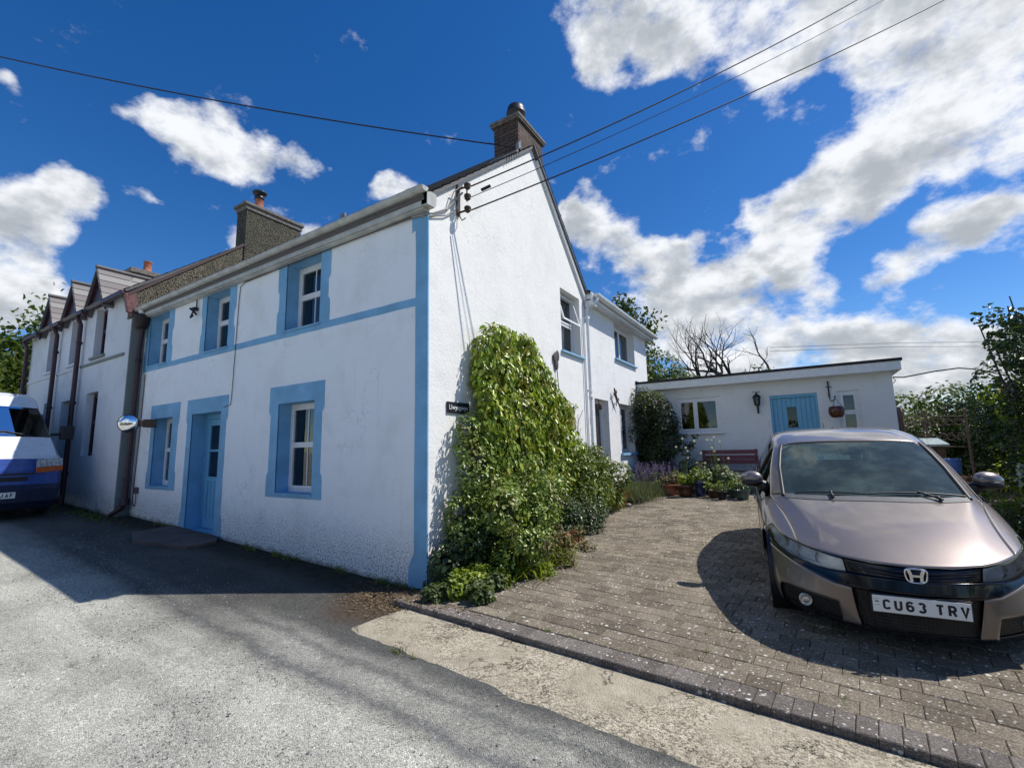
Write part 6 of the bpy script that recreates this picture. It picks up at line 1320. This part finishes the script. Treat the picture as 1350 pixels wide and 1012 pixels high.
ws_ = thing('silver_leaved_shrub', 'small silvery white leaved plant low at the right edge', 'shrub', (6.55, 4.9, .35)); foliage('leaves', rblobs(((6.35, 6.75), (4.6, 5.4), (.75, 1.25)), 12, .07, .14), 700, .06, .03, m_leaf('silver_leaf', [(.35,.40,.38), (.5,.55,.52), (.2,.26,.2)]), ws_)
ls_ = thing('low_edge_plant', 'low light green plant at the right edge of the paving', 'plant', (6.1, 4.4, .3)); foliage('leaves', rblobs(((5.95, 6.7), (3.4, 5.2), (.32, .62)), 24, .12, .22), 3800, .055, .03, ML_hedge, ls_); foliage('leaves', rblobs(((5.95, 6.5), (4.2, 5.6), (.6, .85)), 10, .08, .15), 700, .06, .03, ML_yel, ls_)
rs_ = thing('red_flowered_plant', 'small dull red and green plant beside the far car mirror', 'plant', (5.75, 5.8, .4)); foliage('leaves', rblobs(((5.5, 6.0), (5.4, 6.4), (.6, .95)), 14, .09, .16), 900, .05, .03, ML_red, rs_); foliage('leaves', rblobs(((5.5, 6.1), (5.4, 6.6), (.5, .9)), 14, .10, .18), 1600, .05, .03, ML_dark, rs_)
# shrub just outside the frame on the right whose shade falls on the paving
of_ = thing('roadside_shrub', 'tall shrub at the road corner of the drive beside the car', 'shrub', (6.6, -.2, .0)); foliage('leaves', rblobs(((6.15, 7.2), (-.7, .35), (.8, 2.6)), 30, .2, .34), 6000, .07, .045, ML_hedge, of_)
M_rust = simple('pale_rust', (.17, .11, .085), .8, var=.3)
# scrolled trellis, fence post, cold frame, blue tub
tr_ = thing('garden_trellis', 'rusty scrolled iron trellis right of the outbuilding', 'trellis', (5.9, 9.2, .5)); gz = .5
for x in (5.72, 6.10, 6.75): w = MB(); w.tube([(x, 9.2, gz), (x, 9.2, 2.18)], .022, 8); w.ball((x, 9.2, 2.2), .035); w.build('post', M_rust, tr_)
w = MB(); w.tube([(5.72, 9.2, 2.12), (6.75, 9.2, 2.06)], .012, 6); w.tube([(5.72, 9.2, 1.45), (6.75, 9.2, 1.42)], .012, 6)
def scroll(cx, cz_, r, s_, turns=1.3): return [(cx + s_*r*(1-.6*k/26)*math.cos(2*PI*turns*k/26 + 1.2), 9.2, cz_ + r*(1-.6*k/26)*math.sin(2*PI*turns*k/26 + 1.2)) for k in range(27)]
for cx_ in (5.91, 6.28, 6.56):
    for zz in (1.95, 1.63): w.tube(scroll(cx_-.07, zz, .085, 1), .011, 6); w.tube(scroll(cx_+.07, zz, .085, -1), .011, 6)
w.build('scrollwork', M_rust, tr_)
w = MB(); w.box(5.60, 5.69, 9.0, 9.09, .4, 2.32, 0, .006); w.box(5.615, 5.635, 8.98, 9.0, .5, 2.2); meta(w.build('fence_post', simple('stained_post', (.11, .07, .075), .8, var=.2)), 'brown timber gate post against the outbuilding corner', 'post')
w = MB(); w.box(6.98, 7.06, 8.0, 8.08, .4, 2.75, 0, .006); w.box(6.9, 8.0, 8.0, 8.06, 2.52, 2.62, 0, .006); meta(w.build('pergola_post', simple('green_grey_timber', (.10, .095, .07), .85, var=.3)), 'weathered timber post with a cross beam inside the tall shrub', 'post')
w = MB()
for k in range(9): w.box(7.1, 7.9, 8.08, 8.10, .6 + k*.13, .70 + k*.13)
meta(w.build('slatted_fence', M_wood), 'slatted timber fence panel in the shade behind the pergola post', 'fence')
cf_ = thing('cold_frame', 'low dark box with pale glazed lid behind the car', 'cold frame', (6.0, 8.0, .45)); w = MB(); w.box(5.55, 6.05, 7.6, 8.3, .45, 1.45, 0, .01); w.build('box', M_wood, cf_)
w = MB(); w.add([(5.5, 7.5, 1.50), (6.1, 7.5, 1.50), (6.1, 8.35, 1.62), (5.5, 8.35, 1.62), (5.5, 7.5, 1.47), (6.1, 7.5, 1.47), (6.1, 8.35, 1.59), (5.5, 8.35, 1.59)], [(0,1,2,3),(4,7,6,5),(0,4,5,1),(1,5,6,2),(2,6,7,3),(3,7,4,0)]); w.build('lid', simple('pale_polycarbonate', (.45, .52, .48), .2, var=.2), cf_)
w = MB(); w.lathe((5.98, 6.9, .95), [(0, 0), (.09, 0), (.105, .1), (.12, .28), (.13, .30), (.115, .30), (.10, .08), (0, .06)], 18); meta(w.build('blue_bucket', simple('blue_plastic', (.10, .22, .55), .4, var=.1)), 'blue plastic bucket on the stack behind the car', 'bucket')
w = MB(); w.box(5.8, 6.2, 6.7, 7.1, .42, .94, 0, .02); meta(w.build('dark_crate', M_black), 'dark crate under the blue bucket', 'crate')
# weeds, joint grass, fallen leaves, loose chippings
def tufts(name, pts, L_, per, m_, label=None):
    V, F = [], []
    for (x, y, z) in pts:
        for k in range(per):
            a = random.uniform(0, 2*PI); tl = random.uniform(.1, 1.1); l = L_*random.uniform(.4, 1.2); d = Vector((math.cos(a)*tl, math.sin(a)*tl, 1)).normalized(); c = Vector((x + random.gauss(0, .012), y + random.gauss(0, .012), z)); s_ = Vector((-math.sin(a), math.cos(a), 0))*.0028; b = len(V)
            V += [tuple(c - s_), tuple(c + s_), tuple(c + d*l*.6 + s_*.8), tuple(c + d*l*.6 - s_*.8), tuple(c + d*l + Vector((0, 0, -l*.15)))]; F += [(b, b+1, b+2, b+3), (b+3, b+2, b+4)]
    w = MB(); w.add(V, F, 0); o = w.build(name, m_, fixn=False); o['kind'] = 'stuff'; return o
pts = []
for k in range(420):
    q = .205 + BD*int(random.uniform(0, 50)); p = random.uniform(.3, 6); v = K0 + KD*p + KN*q
    if random.random() < .62 and noise.noise(Vector((p*.8, q*.8, 4))) > -.12 and v.y < 7: pts.append((v.x, v.y, dzf(p, q) - .006))
tufts('joint_weeds', pts, .035, 9, ML_grass)
pts = [(random.uniform(-8.2, -.1), -.03 - abs(random.gauss(0, .05)), 0) for k in range(240)]; pts = [(x, y, ground_z(x, y)) for x, y, z in pts if noise.noise(Vector((x*1.3, 0, 9))) > .0]; pts += [(x, y, ground_z(x, y)) for x, y in [(random.gauss(-8.9, .6), random.gauss(-.5, .12)) for k in range(90)]] + [(x, y, ground_z(x, y)) for x, y in [(random.gauss(-10.8, .5), random.gauss(-.7, .15)) for k in range(50)]]
pts += [kp(random.gauss(.95, .07), -.70 + random.gauss(0, .012), -.02) for k in range(9)]
tufts('verge_weeds', pts, .08, 10, ML_grass)
n = 1300; px_ = np.stack([rng.normal(-.05, .35, n), rng.normal(-.42, .17, n)], 1); px_ = px_[(px_[:, 1] < -.05)]
X2 = np.stack([rng.uniform(.1, 1.6, 260), rng.normal(-.36, .06, 260)], 1); px_ = np.concatenate([px_, X2]); n = len(px_)
pz = np.array([max(ground_z(a, b), .056 if (Vector((a, b)) - K0).dot(KN) > -.0 and a > .0 else 0) + .008 for a, b in px_]); P_ = np.column_stack([px_, pz])
o = leaf_mesh('fallen_leaves', P_, unit(np.column_stack([rng.normal(size=(n, 2)), rng.normal(0, .15, n)])), unit(np.column_stack([rng.normal(0, .35, (n, 2)), np.ones(n)])), rng.uniform(.015, .04, n), rng.uniform(.01, .022, n), ML_dry); o['kind'] = 'stuff'
def chips(name, pts, r0, r1, m_):
    base = np.array([(1,0,0),(-1,0,0),(0,1,0),(0,-1,0),(0,0,1),(0,0,-1)], float); Ft = [(0,2,4),(2,1,4),(1,3,4),(3,0,4),(2,0,5),(1,2,5),(3,1,5),(0,3,5)]; n = len(pts)
    S = rng.uniform(r0, r1, (n, 1, 1)) ; J = rng.uniform(.6, 1.3, (n, 6, 1)); an = rng.uniform(0, 2*PI, n); Bx = base[None]*J*S; Bx[:, :, 2] *= .6
    c, s_ = np.cos(an)[:, None], np.sin(an)[:, None]; V = np.stack([Bx[:, :, 0]*c - Bx[:, :, 1]*s_, Bx[:, :, 0]*s_ + Bx[:, :, 1]*c, Bx[:, :, 2]], 2) + np.array(pts)[:, None, :]
    me = bpy.data.meshes.new(name); F = (np.array(Ft)[None] + (np.arange(n)*6)[:, None, None]).reshape(-1, 3); me.from_pydata(V.reshape(-1, 3).tolist(), [], F.tolist()); me.materials.append(m_); me.update(); o = bpy.data.objects.new(name, me); sc.collection.objects.link(o); o['kind'] = 'stuff'; return o
def m_chip():
    m, t, b, o = mat('road_chippings'); T = NT(t); b.inputs['Roughness'].default_value = .85; r = T.n('ShaderNodeNewGeometry').outputs['Random Per Island']; T.l(T.ramp(r, [(0, (.09,.09,.10)), (.35, (.20,.195,.19)), (.75, (.34,.33,.31)), (1, (.60,.59,.56))]), b.inputs['Base Color']); return m
pts = []
while len(pts) < 9000:
    x = random.uniform(-7, 4.5); q = random.uniform(-4.2, -.75); dens = .12 + .9*math.exp(-((q + 1.95 + .25*noise.noise(Vector((x*.6, 0, 0))))/.28)**2) + .5*math.exp(-((q+1.45)/.12)**2) + .35*math.exp(-((q+3.0)/.3)**2)
    if random.random() < dens*(.5 + noise.noise(Vector((x*1.5, q*1.5, 2)))): v = kp(x, q, 0); pts.append((v[0], v[1], road_z(v[0], v[1]) + .003))
chips('loose_chippings', pts, .003, .0085, m_chip())
pts = []
while len(pts) < 70: x = random.uniform(-6, 4); q = random.uniform(-3.5, -.8); v = kp(x, q, 0); pts.append((v[0], v[1], road_z(v[0], v[1]) + .006))
chips('loose_chippings', pts, .009, .017, m_chip())
# ------------------------------------------------------------------ across the road (seen in the window panes and mirror)
hr = thing('roadside_hedge', 'long green hedge on the far side of the road behind the viewer', 'hedge', (3, -10, 0)); foliage('leaves', rblobs(((-6, 16), (-11, -9.8), (.3, 2.6)), 150, .5, .8), 15000, .2, .13, ML_hedge, hr)
nh = thing('opposite_house', 'white gabled house across the road behind the viewer', 'house', (-7, -15, 0))
w = MB(); w.box(-11.5, -5, -19, -13, 0, 4.6); w.add([(-11.5, -13, 4.6), (-5, -13, 4.6), (-5, -19, 4.6), (-11.5, -19, 4.6), (-11.5, -16, 7), (-5, -16, 7)], [(0, 3, 4), (1, 2, 5)]); w.build('wall', M_gable, nh)
w = MB(); deck(w, (-11.8, -12.8, 4.5), (-4.7, -12.8, 4.5), (-4.7, -16, 7.1), (-11.8, -16, 7.1)); deck(w, (-4.7, -19.2, 4.5), (-11.8, -19.2, 4.5), (-11.8, -16, 7.1), (-4.7, -16, 7.1)); w.build('roof', [M_slate, M_slate], nh)
for x in (-10.5, -8.6, -6.6):
    for z in (1.0, 3.1): w = MB(); w.box(x, x+.9, -13.0, -12.96, z, z+1.1); f_ = w.build('window', M_pvc, nh); w = MB(); w.box(x+.07, x+.83, -12.96, -12.955, z+.07, z+1.03); w.build('pane', M_black, f_)
